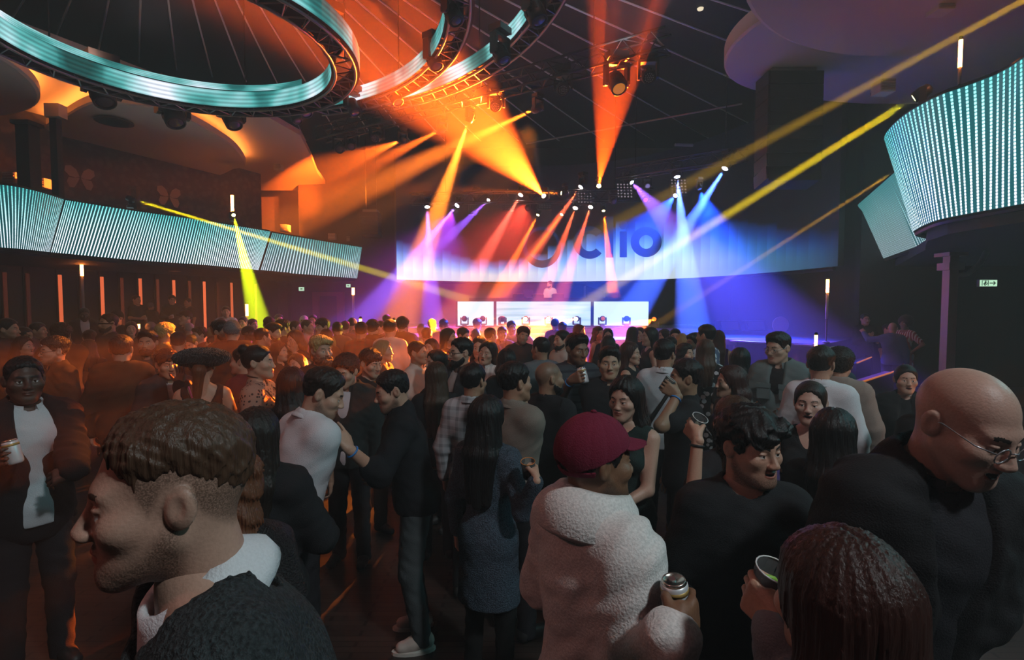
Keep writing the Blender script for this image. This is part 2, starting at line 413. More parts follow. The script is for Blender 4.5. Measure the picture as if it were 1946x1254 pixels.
def person(label, px, yt, hp=None, f=0, hair='short', hc='d', top='tee', tc=(.02, .02, .022), sex='m', skin=0, D=None, z0=0.0, hf=None, nod=0, roll=0, lean=0, slean=0,
           R='down', L='down', open_=0, beard=None, stub=0, bot='trousers', bc=(.018, .018, .022), inner=(.75, .75, .75), pat=None, glasses=None, extra=(), items=(), sc=None, hem=None, girth=1.0,
           group='guests standing in the crowd', legturn=0, sleeve=None, hairlen=.36, vneck=False, stance=.11, shoe=(.02, .02, .02), hpos=None, knee=0):
    w = sex == 'w'
    brg = math.degrees(math.atan2(973-px, FOC)); f = f+brg; hf = None if hf is None else hf+brg
    f0 = math.radians(f); hy = 0 if hf is None else math.radians(hf-f); seed = RNG.random()*50
    la = math.radians(lean); sa = math.radians(slean)
    P0 = A3(0, 0, .95); RL = rotx(la) @ roty(sa)
    T = lambda p: P0+RL @ (np.array(p, float)-P0)
    Rh = rotz(hy) @ rotx(math.radians(nod)) @ roty(math.radians(roll))
    Np = T((0, .035, 1.495)); HO = Np+Rh @ A3(0, -.03, .135)
    if hpos is not None: HO = HO+A3(*hpos)
    top_l = HO+Rh @ A3(0, .01, .1)+A3(0, 0, .032)
    Rf = rotz(f0)
    # where the person stands
    fixd = D is not None
    if D is None: D = 240.0/hp
    lo, hi = (1.52, 1.78) if w else (1.6, 1.9)
    for _ in range(40):
        W = at(px, yt, D); s = (W.z-z0)/top_l[2]; H = s*1.75
        if sc is not None or fixd: break
        if H > hi: D *= 1.02 if yt > 584 else .98
        elif H < lo: D *= .98 if yt > 584 else 1.02
        else: break
    if sc is None and len(STATS) > 14 and z0 < .15:
        D0 = D
        for dd in (0, .12, -.12, .24, -.24, .36, -.36, .5, -.5, .65, -.65, .8, -.8, 1.0, -1.0):
            if abs(dd) > .13*D0: break
            D1 = D0+dd; W1 = at(px, yt, D1); H1 = (W1.z-z0)/top_l[2]*1.75
            b1 = np.array(W1)-Rf @ (top_l*((W1.z-z0)/top_l[2]))
            near = min(math.hypot(b1[0]-t[3], b1[1]-t[4]) for t in STATS)
            if 1.5 < H1 < 1.93 and near > .43: D = D1; W = W1; s = H1/1.75; break
    if sc is not None: s = sc
    base = np.array(W)-Rf @ (top_l*s); base[2] = z0 if sc is None else W.z-top_l[2]*s
    STATS.append((label, round(D, 2), round(s*1.75, 2), round(float(base[0]), 2), round(float(base[1]), 2)))
    hb, hh, hr, hhand = (.0095, .0027, .0031, .0034) if D < 1.75 else (.011, .0036, .0042, .004) if D < 3.3 else (.014, .005, .0058, .0055) if D < 5.6 else (.02, .0078, .0085, .0065)
    hb /= 1; G = girth
    root = empty('person', base.tolist(), f0); root.scale = (s, s, s)
    tag(root, label, 'person', group)
    skc = SKIN[skin] if isinstance(skin, int) else skin
    hcol = HAIRC[hc] if isinstance(hc, str) else hc
    # --- skeleton and flesh
    torso = []
    def te(c, r, k=.06): torso.append(('el', T(c), A3(*r)*A3(G, G, 1), k, RL.T))
    def tr(a, b, r1, r2, k=.05): torso.append(('rc', T(a), T(b), r1, r2, k, None))
    if w:
        te((0, .012, .94), (.168, .12, .13)); te((0, 0, 1.11), (.122, .09, .14)); te((0, .005, 1.28), (.138, .1, .17))
        for q in (-1, 1): te((q*.068, -.078, 1.285), (.062, .055, .06), .04)
        tr((-.125, .012, 1.405), (.125, .012, 1.405), .05, .05)
        for q in (-1, 1): tr((0, .025, 1.485), (q*.11, .015, 1.42), .036, .035)
        shx, neck_r = .152, .049
    else:
        te((0, .008, .94), (.155, .115, .12)); te((0, 0, 1.10), (.142, .105, .14)); te((0, .005, 1.29), (.165, .117, .18))
        tr((-.135, .012, 1.412), (.135, .012, 1.412), .053, .053)
        for q in (-1, 1): tr((0, .03, 1.495), (q*.125, .015, 1.43), .042, .04)
        shx, neck_r = .162, .056
    arms = {}
    for sd, spec in ((1, L), (-1, R)):
        if isinstance(spec, str): spec = PRESET[spec]
        if spec[0] == 'at':   # the held thing or the palm stands at this place of the hall
            _, hx, hy_, hY, fd, pn, kind = spec
            fd = Rf.T @ unit(fd); pn = Rf.T @ unit(pn); pn = unit(pn-fd*(pn @ fd)); upv = np.cross(pn, fd)*(1 if sd > 0 else -1)
            wp = Rf.T @ (np.array(at(hx, hy_, hY))-base)/s-(.93 if w else 1.02)*(.086*fd+(.047*pn+.012*upv if kind == 'grip' else 0))
            wp = P0+RL.T @ (wp-P0); spec = (wp, RL.T @ fd, RL.T @ pn, kind, 1)
        wp, fd, pn, kind = spec[:4]
        loc = len(spec) > 4   # given as seen: already in body coordinates
        m = A3(sd if not loc else 1, 1, 1)
        Wt = T(A3(*wp)*m); fd = RL @ (A3(*fd)*m); pn = RL @ (A3(*pn)*m)
        Sh = T((sd*shx, .012, 1.405)); d = Wt-Sh; dl = np.linalg.norm(d); a1, a2 = .285, .255
        if dl > a1+a2-.004: d = d*((a1+a2-.004)/dl); dl = a1+a2-.004; Wt = Sh+d
        if dl < .1: dl = .1
        ca = (a1*a1+dl*dl-a2*a2)/(2*a1*dl); u = d/np.linalg.norm(d)
        pole = A3(sd*.7, .5, -.8) if not loc else A3(sd*.12, .1, -1)
        if spec is PRESET['hip']: pole = A3(sd*1, .35, -.1)
        pole = pole-u*(pole @ u); pole = unit(pole)
        E = Sh+u*(a1*ca)+pole*(a1*math.sqrt(max(0, 1-ca*ca)))
        arms[sd] = (Sh, E, Wt, unit(fd), pn, kind)
    legs = {}
    for sd in (1, -1):
        kx = stance*.95
        legs[sd] = (A3(sd*.085, .005, .92), A3(sd*kx, -.012-.0015*knee, .5), A3(sd*stance, .012+.001*knee, .075))
    ar = (.046, .039, .036, .026) if w else (.053, .045, .042, .03)
    def put(F, prims, off, kscale=1):
        for t in prims:
            if t[0] == 'el': F.el(t[1], t[2]+off, t[3]*kscale, R=t[4])
            else: F.rc(t[1], t[2], t[3]+off, t[4]+off, t[5]*kscale)
    up = {sd: [('rc', a[0], a[1], ar[0], ar[1], .035, None)] for sd, a in arms.items()}
    fo = {sd: [('rc', a[1], a[2], ar[2], ar[3], .02, None)] for sd, a in arms.items()}
    lg = []
    for sd, (a, b, c) in legs.items():
        lg += [('rc', a, b, .086 if not w else .09, .058, .03, None), ('rc', b, c, .056, .038, .02, None)]
    pts = np.array([q for t in torso+up[1]+up[-1]+fo[1]+fo[-1]+lg for q in ((t[1],) if t[0] == 'el' else (t[1], t[2]))])
    blo, bhi = pts.min(0)-.26, pts.max(0)+.26
    blo[2] = 0; bhi[2] = max(T((0, 0, 1.56))[2], pts[:, 2].max()+.09)
    # --- body: one mesh
    F = Field(blo, bhi, hb); put(F, torso, 0)
    for sd in (1, -1): put(F, up[sd]+fo[sd], 0)
    put(F, lg, 0)
    for sd in (1, -1): c = legs[sd][2]; F.rc(c+A3(0, .02, -.03), c+A3(sd*.02, -.14, -.045), .03, .022, .02)
    Ps, Qs, Ms = [], [], []; nv = 0
    def join(P, Q, M):
        nonlocal nv
        Ps.append(P); Qs.append(Q+nv); Ms.append(M if M is not None else np.zeros(len(Q), int)); nv += len(P)
    bP, bQ = F.mesh(); join(bP, bQ, None)
    hn = (Rh.T @ (T((0, .03, 1.40))-HO))
    HF = Field(np.minimum((-.1, -.135, -.14), hn-.07), np.maximum((.1, .13, .135), hn+.07), hh)
    head_shape(HF, w, open_)
    HF.rc((0, .028, -.045), hn, neck_r, neck_r+.005, .03)
    hP, hQ = HF.mesh()
    cen = hP[hQ].mean(1); x, y, z = cen.T; ax = np.abs(x)
    M = np.zeros(len(hQ), int)
    de = np.sqrt((ax-.031)**2+(y+.0725)**2+z**2)
    M[(de < .0135) & (np.abs(z) < .0062) & (y < -.078)] = 2
    gx = 0
    M[(M == 2) & (np.sqrt((ax-.031)**2+(z-.0005)**2) < .0058)] = 3
    M[(ax < .026) & (z > -.079) & (z < -.0505) & (y < -.084) & (((ax/.026)**2+((z+.0645)/.0125)**2) < 1)] = 1
    if open_:
        zc = z+.0635+.002*open_-10*ax*ax
        inm = ((ax/.025)**2+(zc/(.003+.0055*open_))**2 < 1) & (y > -.0935) & (y < -.05)
        M[inm] = 6; M[inm & (z > -.0612-.0032*open_) & (y < -.074)] = 4
    zb = .0215+.006*np.sin(np.clip((ax-.012)/.034, 0, 1)*2.4)
    M[(np.abs(z-zb) < (.0042 if not w else .0028)) & (ax > .012) & (ax < .046) & (y < -.055)] = 5
    vx, vy, vz = hP.T; va = np.abs(vx); ss = lambda t: np.clip(t, 0, 1)
    st = np.zeros(len(hP), f32)
    if stub:
        zj = np.interp(vy, [-.12, -.085, -.06, -.03, -.005, .015, .03], [-.06, -.064, -.064, -.05, -.018, -.0, -.05])
        dz = np.minimum((zj-vz)/.022, np.minimum((vz+.13)/.012, (.022-vy)/.016))
        low = (va < .019) & (np.abs(vz+.0645) < .0115) & (vy < -.07)
        mus = np.minimum((.032-va)/.008, np.minimum((vz+.0585)/.003, (-.043-vz)/.005))*(vy < -.07)
        st = np.where(low, 0, np.maximum(ss(dz), ss(mus)*.9))
    if hair == 'fade':
        lo_ = np.interp(vy, [-.06, -.035, -.02, 0, .03, .045, .08, .12], [.05, .02, -.015, .02, .02, -.03, -.066, -.08])
        st = np.maximum(st, ss((vz-lo_)/.02)*ss((.11-vz)/.01)*ss((vy+.055)/.012))
    if hair in ('bald', 'stubble'):
        zl = np.interp(vy, [-.1, -.05, -.02, .03, .06, .1], [.075, .05, .02, .03, -.03, -.07])
        if hair == 'stubble': st = np.maximum(st, .75*ss((vz-zl)/.02))
    SB = (nv, st)
    join(hP @ Rh.T+HO, hQ, M)
    hand_at = {}
    for sd, (Sh, E, Wt, fd, pn, kind) in arms.items():
        Z = unit(pn-fd*(pn @ fd)); Y = np.cross(Z, fd)
        hp_, hq_ = hand_mesh(kind, hhand); hs = .93 if w else 1.02
        q = hp_*hs
        Mx = np.stack([fd, Y*(1 if sd > 0 else -1), Z], 1)
        qq = hq_ if sd > 0 else hq_[:, ::-1]
        join(q @ Mx.T+Wt, qq, None)
        hand_at[sd] = (Wt, fd, Y*(1 if sd > 0 else -1), Z)
    sk = skin_mat(skc, tuple(round(float(v), 3) for v in hcol) if SB[1].max() > 0 else None)
    lip = plain([skc[0]*.8, skc[1]*.5, skc[2]*.5], .4, key='lips'); 
    mats = [sk, lip, plain((.6, .58, .55), .2, key='eye white'), plain((.012, .008, .006), .15, key='iris'), plain((.7, .68, .62), .25, key='teeth'), plain([v*.8+.002 for v in (hcol if hc not in ('l', 'g', 'y') else [v*.35 for v in hcol])], .6, key='brow'),
            plain((.05, .008, .008), .5, key='mouth')]
    np_mesh('body', np.concatenate(Ps), np.concatenate(Qs), np.concatenate(Ms), mats, root)
    if SB[1].max() > 0:
        sv = np.zeros(nv, f32); sv[SB[0]:SB[0]+len(SB[1])] = SB[1]; root.children[0].data.attributes.new('stubble', 'FLOAT', 'POINT').data.foreach_set('value', sv)
    to_body = lambda P: P @ Rh.T+HO
    # --- hair
    hk = {'long': 'hair', 'short': 'hair'}
    LINE = {'short': ([-.12, -.075, -.05, -.033, -.02, -.005, .018, .034, .045, .08, .12], [.078, .073, .052, .02, -.012, .012, .03, .026, -.03, -.066, -.08]),
            'reced': ([-.12, -.04, -.02, .0, .034, .045, .08, .12], [.115, .1, .03, .03, .028, -.03, -.066, -.08]),
            'bangs': ([-.12, -.07, -.05, -.033, -.02, -.005, .018, .034, .045, .08, .12], [.036, .034, .03, .0, -.015, .012, .03, .026, -.03, -.07, -.085]),
            'fade': ([-.12, -.075, -.05, -.033, -.02, 0, .034, .06, .085, .12], [.08, .074, .06, .048, .042, .044, .04, .022, .0, -.01]),
            'full': ([-.12, -.075, -.05, -.03, .0, .05, .12], [.068, .064, .045, -.0, -.06, -.09, -.1])}
    def hair_field(lo, hi, t0, t1, line, h, zs=(.02, .085)):
        Fh = Field(lo, hi, h)
        Fh.el((0, .018, .032), (.077, .098, .09), .02); Fh.el((0, -.025, -.03), (.062, .066, .08), .03)
        x, y, z = Fh.full()
        tt = np.clip((z-zs[0])/(zs[1]-zs[0]), 0, 1); tt = tt*tt*(3-2*tt)
        zl = np.interp(y.ravel(), line[0], line[1]).astype(f32)[None, :, None]
        if line is LINE['full']: zl = zl+np.where(y < -.02, .014-9*x*x, 0)
        else: zl = zl+np.where(y < -.03, .006-4.5*x*x, 0)
        zl = zl+.0035*np.sin(x*210+seed)*np.sin(y*190+2*seed)+.002*np.sin(x*420+y*380)
        tp = np.clip((z-zl)/(.055 if line is LINE['fade'] else .032 if t1 < .03 else .02), 0, 1); tp = (.08 if line is LINE['fade'] else .25)+(.92 if line is LINE['fade'] else .75)*np.sqrt(tp)
        A = Fh.F-(t0+(t1-t0)*tt)*tp
        reg = (zl-z)*.75
        k = .012; hh_ = np.maximum(k-np.abs(A-reg), 0)/k
        Fh.F = np.maximum(A, reg)+hh_*hh_*(k*.25)
        return Fh
    def ripple(Fh, amp, n, kind='strand'):
        idx, (x, y, z) = Fh.band(amp*1.5+2*Fh.h)
        th = np.arctan2(x, y-.02)
        if kind == 'strand':
            d = amp*(.55*np.sin(th*n+3*np.sin(z*14+seed)+seed)+.3*np.sin(th*n*2.3+z*25+seed*3)+.25*np.sin(z*30+th*5+seed))
        elif kind == 'messy':
            d = amp*(np.sin(x*170+2*np.sin(z*90+seed))*np.sin(y*150+2*np.sin(x*80+seed))+.6*np.sin(y*260+z*180+seed)*np.sin(x*240-z*120))
        else:
            q = 2*math.pi/.021
            d = amp*(np.sin(x*q+1.7*np.sin(y*140+seed))*np.sin(y*q+1.5*np.sin(z*150))*np.sin(z*q+1.6*np.sin(x*130+seed))*1.6+.5*np.sin(x*q*2+seed)*np.sin(y*q*2.1)*np.sin(z*q*1.9))
        Fh.F[idx] += d
    HB = ((-.13, -.14, -.12), (.13, .17, .19))
    Fh = None; curly = False
    if hair in ('short', 'quiff', 'crop', 'bangs', 'curly', 'messy', 'reced', 'curlytop', 'under', 'fade', 'wavy'):
        L_ = hair if hair in ('bangs', 'fade') else 'reced' if hair == 'reced' else 'short'
        ts, tt = {'short': (.008, .02), 'quiff': (.008, .02), 'crop': (.004, .01), 'bangs': (.012, .024), 'curly': (.02, .034), 'messy': (.014, .03), 'reced': (.006, .008), 'curlytop': (.004, .032), 'under': (.0045, .014), 'fade': (.006, .017), 'wavy': (.02, .028)}[hair]
        Fh = hair_field(HB[0], HB[1], ts, tt, LINE[L_], hr, (.03, .085) if hair in ('curlytop', 'quiff', 'under', 'fade') else (.02, .085))
        if hair == 'quiff': Fh.el((0, -.045, .108), (.055, .05, .026), .04)
        if hair == 'messy': Fh.el((.015, -.07, .095), (.055, .035, .03), .03); Fh.el((0, .06, .11), (.05, .05, .025), .03)
        if hair in ('curly', 'curlytop'): ripple(Fh, .0075, 0, 'curl'); curly = True
        elif hair == 'wavy':
            Fh.el((-.03, -.075, .06), (.045, .03, .04), .03); Fh.el((.035, -.07, .085), (.05, .035, .03), .03)
            idx, (x, y, z) = Fh.band(.02); Fh.F[idx] += .0055*np.sin(x*95+5*np.sin(z*30)+y*60)+.003*np.sin(z*150+4*np.sin(y*50)+x*60); ripple(Fh, .0015, 60)
        elif hair in ('messy', 'bangs'): ripple(Fh, .005, 0, 'messy')
        else: ripple(Fh, .0016, 64); ripple(Fh, .0022, 0, 'messy')
    elif hair in ('long', 'longwavy', 'bob', 'longpart'):
        part = .012 if hair == 'longpart' else 0
        Ln = {'bob': .17}.get(hair, hairlen)
        lo = (-.17, -.14, -Ln-.08); Fh = hair_field(lo, (.17, .22, .17), .016, .02, LINE['full'], hr if D > 1.75 else .0038)
        tail = .03 if hair != 'bob' else .04
        # locks hang straight down, whatever the tilt of the head
        dn = Rh.T @ A3(0, 0, -1); bk = A3(0, 1, 0)
        def lock(x0, y0, x1, y1, r0, r1, r2, l=1.0):
            p0 = A3(x0, y0, .03); p1 = A3(x1, y1, -.02)+dn*(Ln*.38); p2 = A3(x1*.95, y1+.012, -.02)+dn*(Ln*l*.95)
            Fh.rc(p0, p1, r0, r1, .03); Fh.rc(p1, p2, r1, r2, .03)
        for sx in (-1, 1):
            lock(sx*.06, .015, sx*.082, .04, .028, .034, .018, .92)
            lock(sx*.05, .06, sx*.06, .095, .04, .045, tail*.8, 1)
        lock(0, .07, 0, .11, .05, .05, tail, 1.03)
        Fh.el((0, -.1, -.03), (.06, .085, .1), .01, sub=True)
        x, y, z = Fh.full(); Fh.F += .007*np.exp(-((x-part)/.005)**2)*np.clip((z-.05)/.03, 0, 1)*(y < .05)
        ripple(Fh, .0024 if hair != 'longwavy' else .005, 70); ripple(Fh, .0022, 23)
        if hair == 'longwavy':
            idx, (x, y, z) = Fh.band(.02); Fh.F[idx] += .006*np.sin(z*75+3*np.sin(x*30))
    elif hair in ('bun', 'slick', 'pony'):
        Fh = hair_field((-.13, -.14, -.45 if hair == 'pony' else -.12), (.13, .24, .2), .008, .012, LINE['full'] if hair == 'slick' else ([-.12, -.075, -.05, -.03, -.02, .03, .05, .12], [.068, .064, .045, .02, .0, .02, -.05, -.08]), hr)
        if hair == 'bun': Fh.el((0, .1, .1), (.05, .045, .04), .01)
        if hair == 'slick': Fh.el((0, .115, .0), (.04, .035, .04), .015)
        if hair == 'pony': Fh.rc((0, .11, .05), (0, .15, -.02), .03, .04, .02); Fh.rc((0, .15, -.02), (.03, .14, -.34), .045, .02, .03)
        ripple(Fh, .002, 40)
    elif hair in ('fringe', 'afro'):
        if hair == 'afro':
            Fh = Field((-.19, -.17, -.14), (.19, .21, .24), hr); Fh.el((0, .03, .05), (.14, .135, .14), .02); Fh.el((0, -.11, -.05), (.062, .1, .1), .02, sub=True); ripple(Fh, .009, 0, 'curl'); curly = True
    if Fh is not None:
        P, Q = Fh.mesh()
        np_mesh('hair', to_body(P), Q, None, [hair_mat(hcol, curly)], root)
    if beard is not None:
        ln, bc_ = beard if isinstance(beard, tuple) else (.012, beard)
        Fb = Field((-.1, -.16, -.16-ln*4), (.1, .06, .03), hr)
        Fb.el((0, -.025, -.03), (.062, .066, .08), .03); Fb.el((0, -.045, -.075), (.043, .042, .042), .03); Fb.el((0, -.071, -.099), (.021, .02, .018), .02)
        for q in (-1, 1): Fb.rc((q*.056, 0, -.05), (q*.02, -.07, -.098), .018, .016, .03)
        x, y, z = Fb.full()
        tt = np.clip((-.03-z)/.06, 0, 1); A = Fb.F-(.0015+(ln*.6)*tt)
        zl = np.interp(y.ravel(), [-.13, -.09, -.06, -.03, -.01, .01], [-.055, -.054, -.068, -.05, -.022, -.005]).astype(f32)[None, :, None]
        Fb.F = np.maximum(A, np.maximum((z-zl)*.8, (y-.012)*.8))
        if ln > .02: Fb.rc((0, -.08, -.105), (0, -.085, -.12-ln*2.4), .045, .022, .03); ripple(Fb, .005, 30, 'messy')
        Fb.el((0, -.105, -.066), (.019, .03, .0075), .004, sub=True)
        ripple(Fb, .002, 0, 'messy')
        P, Q = Fb.mesh()
        if len(Q): np_mesh('beard', to_body(P), Q, None, [hair_mat(HAIRC[bc_])], root)
    # --- clothes
    def wrinkle(Fg, amp):
        idx, (x, y, z) = Fg.band(amp*2+2*Fg.h)
        Fg.F[idx] += amp*.6*(np.sin(z*46+7*np.sin(x*8+seed)+y*22)*np.sin(x*11+4*np.sin(z*6+seed)+y*8)+.7*np.sin(z*85+x*50+y*60+seed)*np.sin(x*21-z*13+y*15))
    lsl = sleeve if sleeve is not None else {'tee': 's', 'polo': 's', 'tank': 'n', 'shirt': 'l', 'sweater': 'l', 'jacket': 'l', 'dress': 'n', 'coat': 'l', 'suit': 'l', 'sdress': 'l', 'fleece': 'l', 'bomber': 'l'}[top]
    def garment(name, off, mat, slv, hem_z, open_front=False, neck=0.0, vn=False, amp=.004, flare=None, back=False):
        lo = blo.copy(); hi = bhi.copy(); lo[2] = hem_z-.05; lo[2] = max(lo[2], .02)
        Fg = Field(lo, hi, hb); put(Fg, torso, off)
        if hem_z > .6:
            d = .94-hem_z
            Fg.el((0, .005, .92), (((.165 if w else .155)*G)+off, (.118*G)+off, .22), .04)
        else: Fg.rc((0, .005, .93), (0, .0, max(hem_z-.1, .3)), .162*G+off, flare or .2, .05, fy=1.5)
        for sd in (1, -1):
            Sh, E, Wt = arms[sd][:3]
            if slv == 's': Fg.rc(Sh, Sh+(E-Sh)*.7, ar[0]+off*.6, ar[1]+off*1.2+.006, .085)
            if slv == 'l':
                Fg.rc(Sh, E, ar[0]+off*.7, ar[1]+off*1.1, .075); e2 = E+(Wt-E)*.93
                Fg.rc(E, e2, ar[2]+off*1.15, ar[3]+off*.9+.004, .02)
            if slv == 'q':
                Fg.rc(Sh, E, ar[0]+off*1.1, ar[1]+off*1.1, .035); Fg.rc(E, E+(Wt-E)*.25, ar[2]+off*1.2, ar[2]+off*1.2, .02)
        wrinkle(Fg, amp)
        x, y, z = Fg.full()
        Fg.F = np.maximum(Fg.F, hem_z-z)
        nr = neck_r+.012+neck
        Fg.rc(T((0, .014, 1.472 if neck < .03 else 1.425)), T((0, .0, 1.62)), nr-.004, nr+.004, .012, sub=True)
        if slv == 'n':
            for sd in (1, -1): Fg.el(arms[sd][0]+A3(sd*.035, 0, -.01), (.062, .075, .085), .01, sub=True)
        if vn: Fg.rc(T((0, -.06, 1.48)), T((0, -.17, 1.30)), .062, .012, .015, sub=True)
        if back: Fg.rc(T((0, .06, 1.48)), T((0, .15, 1.36)), .1, .07, .02, sub=True)
        if open_front:
            ow = 1.35 if top == 'suit' else 1.0; Fg.rc(T((0, -.1, 1.49)), T((0, -.2, 1.20)), .062*ow, .055*ow, .015, sub=True); Fg.rc(T((0, -.2, 1.22)), T((0, -.21, .7)), .062*ow, .09*ow, .015, sub=True)
        P, Q = Fg.mesh()
        if len(Q): return np_mesh(name, P, Q, None, [mat], root)
    cm = cloth_mat(tc, pat)
    hz = hem
    if top in ('tee', 'polo', 'shirt', 'sweater', 'tank'):
        nm = {'tee': 't_shirt', 'polo': 'polo_shirt', 'shirt': 'shirt', 'sweater': 'sweater', 'tank': 'top'}[top]
        garment(nm, {'tee': .016, 'polo': .018, 'shirt': .02, 'sweater': .026, 'tank': .01}[top], cm, lsl, hz or {'shirt': .84, 'sweater': .86}.get(top, .87), vn=vneck, neck=.012 if top == 'tank' else (.04 if 'innertee' in extra else .004) if 'innertee' in extra else .004, amp=.0035 if top != 'sweater' else .005, back='lowback' in extra)
    elif top in ('dress', 'sdress'):
        garment('dress', .014, cm, lsl, hz or .5, vn=vneck, neck=.015, flare=.2, back='lowback' in extra)
    elif top in ('jacket', 'suit', 'coat'):
        garment('shirt', .014, cloth_mat(inner), 'n' if top != 'suit' else 's', .85, neck=.002)
        garment({'jacket': 'jacket', 'suit': 'suit_jacket', 'coat': 'coat'}[top], .034, cm, 'l', hz or {'jacket': .84, 'suit': .76, 'coat': .6}[top], open_front=True, neck=.006, amp=.006)
    elif top in ('fleece', 'bomber'):
        garment('t_shirt', .012, cloth_mat(inner), 'n', .86)
        garment('fleece_jacket' if top == 'fleece' else 'bomber_jacket', .036 if top == 'fleece' else .034, cm, 'l', hz or .8, neck=.02, amp=.007)
    cR = Matrix((RL @ rotx(math.radians(14))).tolist())
    def band(name, prof, mat, z, gap=0, y=.02):
        v, fc = ring_band(prof, 28, gap); b = MB(); c = Vector(T((0, y, z)).tolist())
        b.add([cR @ Vector(p)+c for p in v], fc); return b.build(name, [mat], root, True)
    if 'collar' in extra or top in ('shirt', 'polo'):
        band('collar', [(neck_r+.009, -.01), (neck_r+.006, .034), (neck_r+.011, .038), (neck_r+.036, -.004), (neck_r+.032, -.012)], cm, 1.475, .5)
    if top in ('suit', 'jacket') and 'plaincollar' not in extra:
        band('shirt_collar' if top == 'suit' else 'collar', [(neck_r+.009, -.01), (neck_r+.005, .036), (neck_r+.01, .04), (neck_r+.034, -.004), (neck_r+.03, -.012)], cloth_mat(inner) if top == 'suit' else cm, 1.475 if top == 'suit' else 1.487, .8)
    if top in ('tee', 'sweater') and D < 5 and 'innertee' not in extra: band('neckband', [(neck_r+.012, -.008), (neck_r+.012, .008), (neck_r+.02, .008), (neck_r+.022, -.008)], cm, 1.465)
    if top == 'bomber': band('collar', [(neck_r+.014, -.01), (neck_r+.012, .04), (neck_r+.026, .042), (neck_r+.034, -.01)], cm, 1.47, .3)
    if top == 'fleece':
        band('fleece_collar', [(neck_r+.02, -.025), (neck_r+.012, .052), (neck_r+.024, .07), (neck_r+.045, .066), (neck_r+.07, .035), (neck_r+.1, -.045), (neck_r+.08, -.06)], cm, 1.485, .35)
    if 'innertee' in extra: band('undershirt_neck', [(neck_r+.002, -.06), (neck_r+.003, .012), (neck_r+.012, .018), (neck_r+.024, .0), (neck_r+.05, -.035), (neck_r+.05, -.06)], cloth_mat(inner), 1.49)
    if 'choker' in extra: 
        c = HO+Rh @ A3(0, .03, -.1); MB().path([(c+Rh @ A3((neck_r+.002)*math.cos(t*.2618), (neck_r+.004)*math.sin(t*.2618), -.012*math.sin(t*.2618)*-1)).tolist() for t in range(24)], .0055, 6, True).build('choker', [plain((.008, .008, .008), .6)], root, True)
    if bot in ('trousers', 'jeans'):
        Fl = Field((-.32, -.26, .0), (.32, .26, 1.06), hb)
        Fl.el((0, .006, .95), (.17*G, .124*G, .13), .04)
        tk = .86 if top in ('dress', 'sdress') else 1.0
        if tk < 1: Fl.F[:] = .5; Fl.el((0, .006, .95), (.15*G, .105*G, .11), .04)
        for sd, (a, b, c) in legs.items():
            Fl.rc(a, b, .096*G*tk, .074*tk, .03); Fl.rc(b, c+A3(0, 0, -.02), .07*tk, .058*tk, .02)
        wrinkle(Fl, .005); x, y, z = Fl.full(); Fl.F = np.maximum(Fl.F, np.maximum(z-1.05, .035-z))
        P, Q = Fl.mesh(); np_mesh(bot, P, Q, None, [cloth_mat(bc, 'leather' if 'leatherbot' in extra else None)], root)
    elif bot == 'skirt':
        Fl = Field((-.3, -.28, .45), (.3, .28, 1.06), hb); Fl.rc((0, .006, .98), (0, 0, .4), .15, .19, .03, fy=1.4); x, y, z = Fl.full(); wrinkle(Fl, .004); Fl.F = np.maximum(Fl.F, np.maximum(z-1.03, .52-z))
        P, Q = Fl.mesh(); np_mesh('skirt', P, Q, None, [cloth_mat(bc, 'leather' if 'leatherbot' in extra else None)], root)
    for sd in (1, -1):
        c = legs[sd][2]; Fs = Field(c+A3(-.1, -.24, -.08), c+A3(.1, .12, .06), min(hb, .011))
        Fs.rc(c+A3(0, .03, -.02), c+A3(sd*.02, -.13, -.035), .045, .036, .02); Fs.rc(c+A3(0, .01, .0), c+A3(sd*.01, -.06, -.02), .046, .042, .02)
        x, y, z = Fs.full(); Fs.F = np.maximum(Fs.F, np.maximum(.004-z, z-(c[2]+.035)))
        P, Q = Fs.mesh(); o = np_mesh('shoe', P, Q, None, [plain(shoe, .5)], root)
        if D < 3.4 and shoe[0] > .1:
            MB().prism([(c[0]+sd*.015+.05*math.cos(t*.3927)*(1), -.055+c[1]-.0+.135*math.sin(t*.3927)) for t in range(16)], .002, .022).build('sole', [plain((.7, .66, .6), .6)], o)
    # --- things worn on the head and hands
    def worn(name, Fw, mat): 
        P, Q = Fw.mesh(); return np_mesh(name, to_body(P), Q, None, [mat], root)
    for e in extra:
        if e.startswith('beanie') or e.startswith('cap') or e == 'whitecap':
            ec = {'beanie': (.3, .3, .31), 'beaniedark': (.05, .05, .055), 'cap': (.012, .012, .014), 'capmaroon': (.16, .012, .035), 'whitecap': (.65, .62, .62)}[e]
            Fw = Field((-.12, -.22, -.08), (.12, .16, .18), hr)
            Fw.el((0, .018, .036), (.077, .098, .09), .02)
            x, y, z = Fw.full(); t = .017
            cutz = (.03-.55*(y-.0)*(y > 0)) if e.startswith('beanie') else (.036-.42*(y+.02))
            A = np.maximum(Fw.F-t, (cutz-z)*.85)
            if not e.startswith('beanie'):
                Fw.F = A
                Fw.el((0, .135, -.022), (.042, .06, .032), .004, sub=True)
                if e == 'capmaroon': 
                    idx, (x, y, z) = Fw.band(.01); th = np.arctan2(x, y-.02); Fw.F[idx] += .0012*np.cos(th*6)**12
            else:
                Fw.F = A; 
                idx, (x, y, z) = Fw.band(.012); Fw.F[idx] += .0025*np.sin(np.arctan2(x, y-.02)*44)+.004*((z < .05+.0*y) & (z > .02))*-1
            ob = worn('beanie' if e.startswith('beanie') else 'cap', Fw, cloth_mat(ec, 'knit' if e.startswith('beanie') else None))
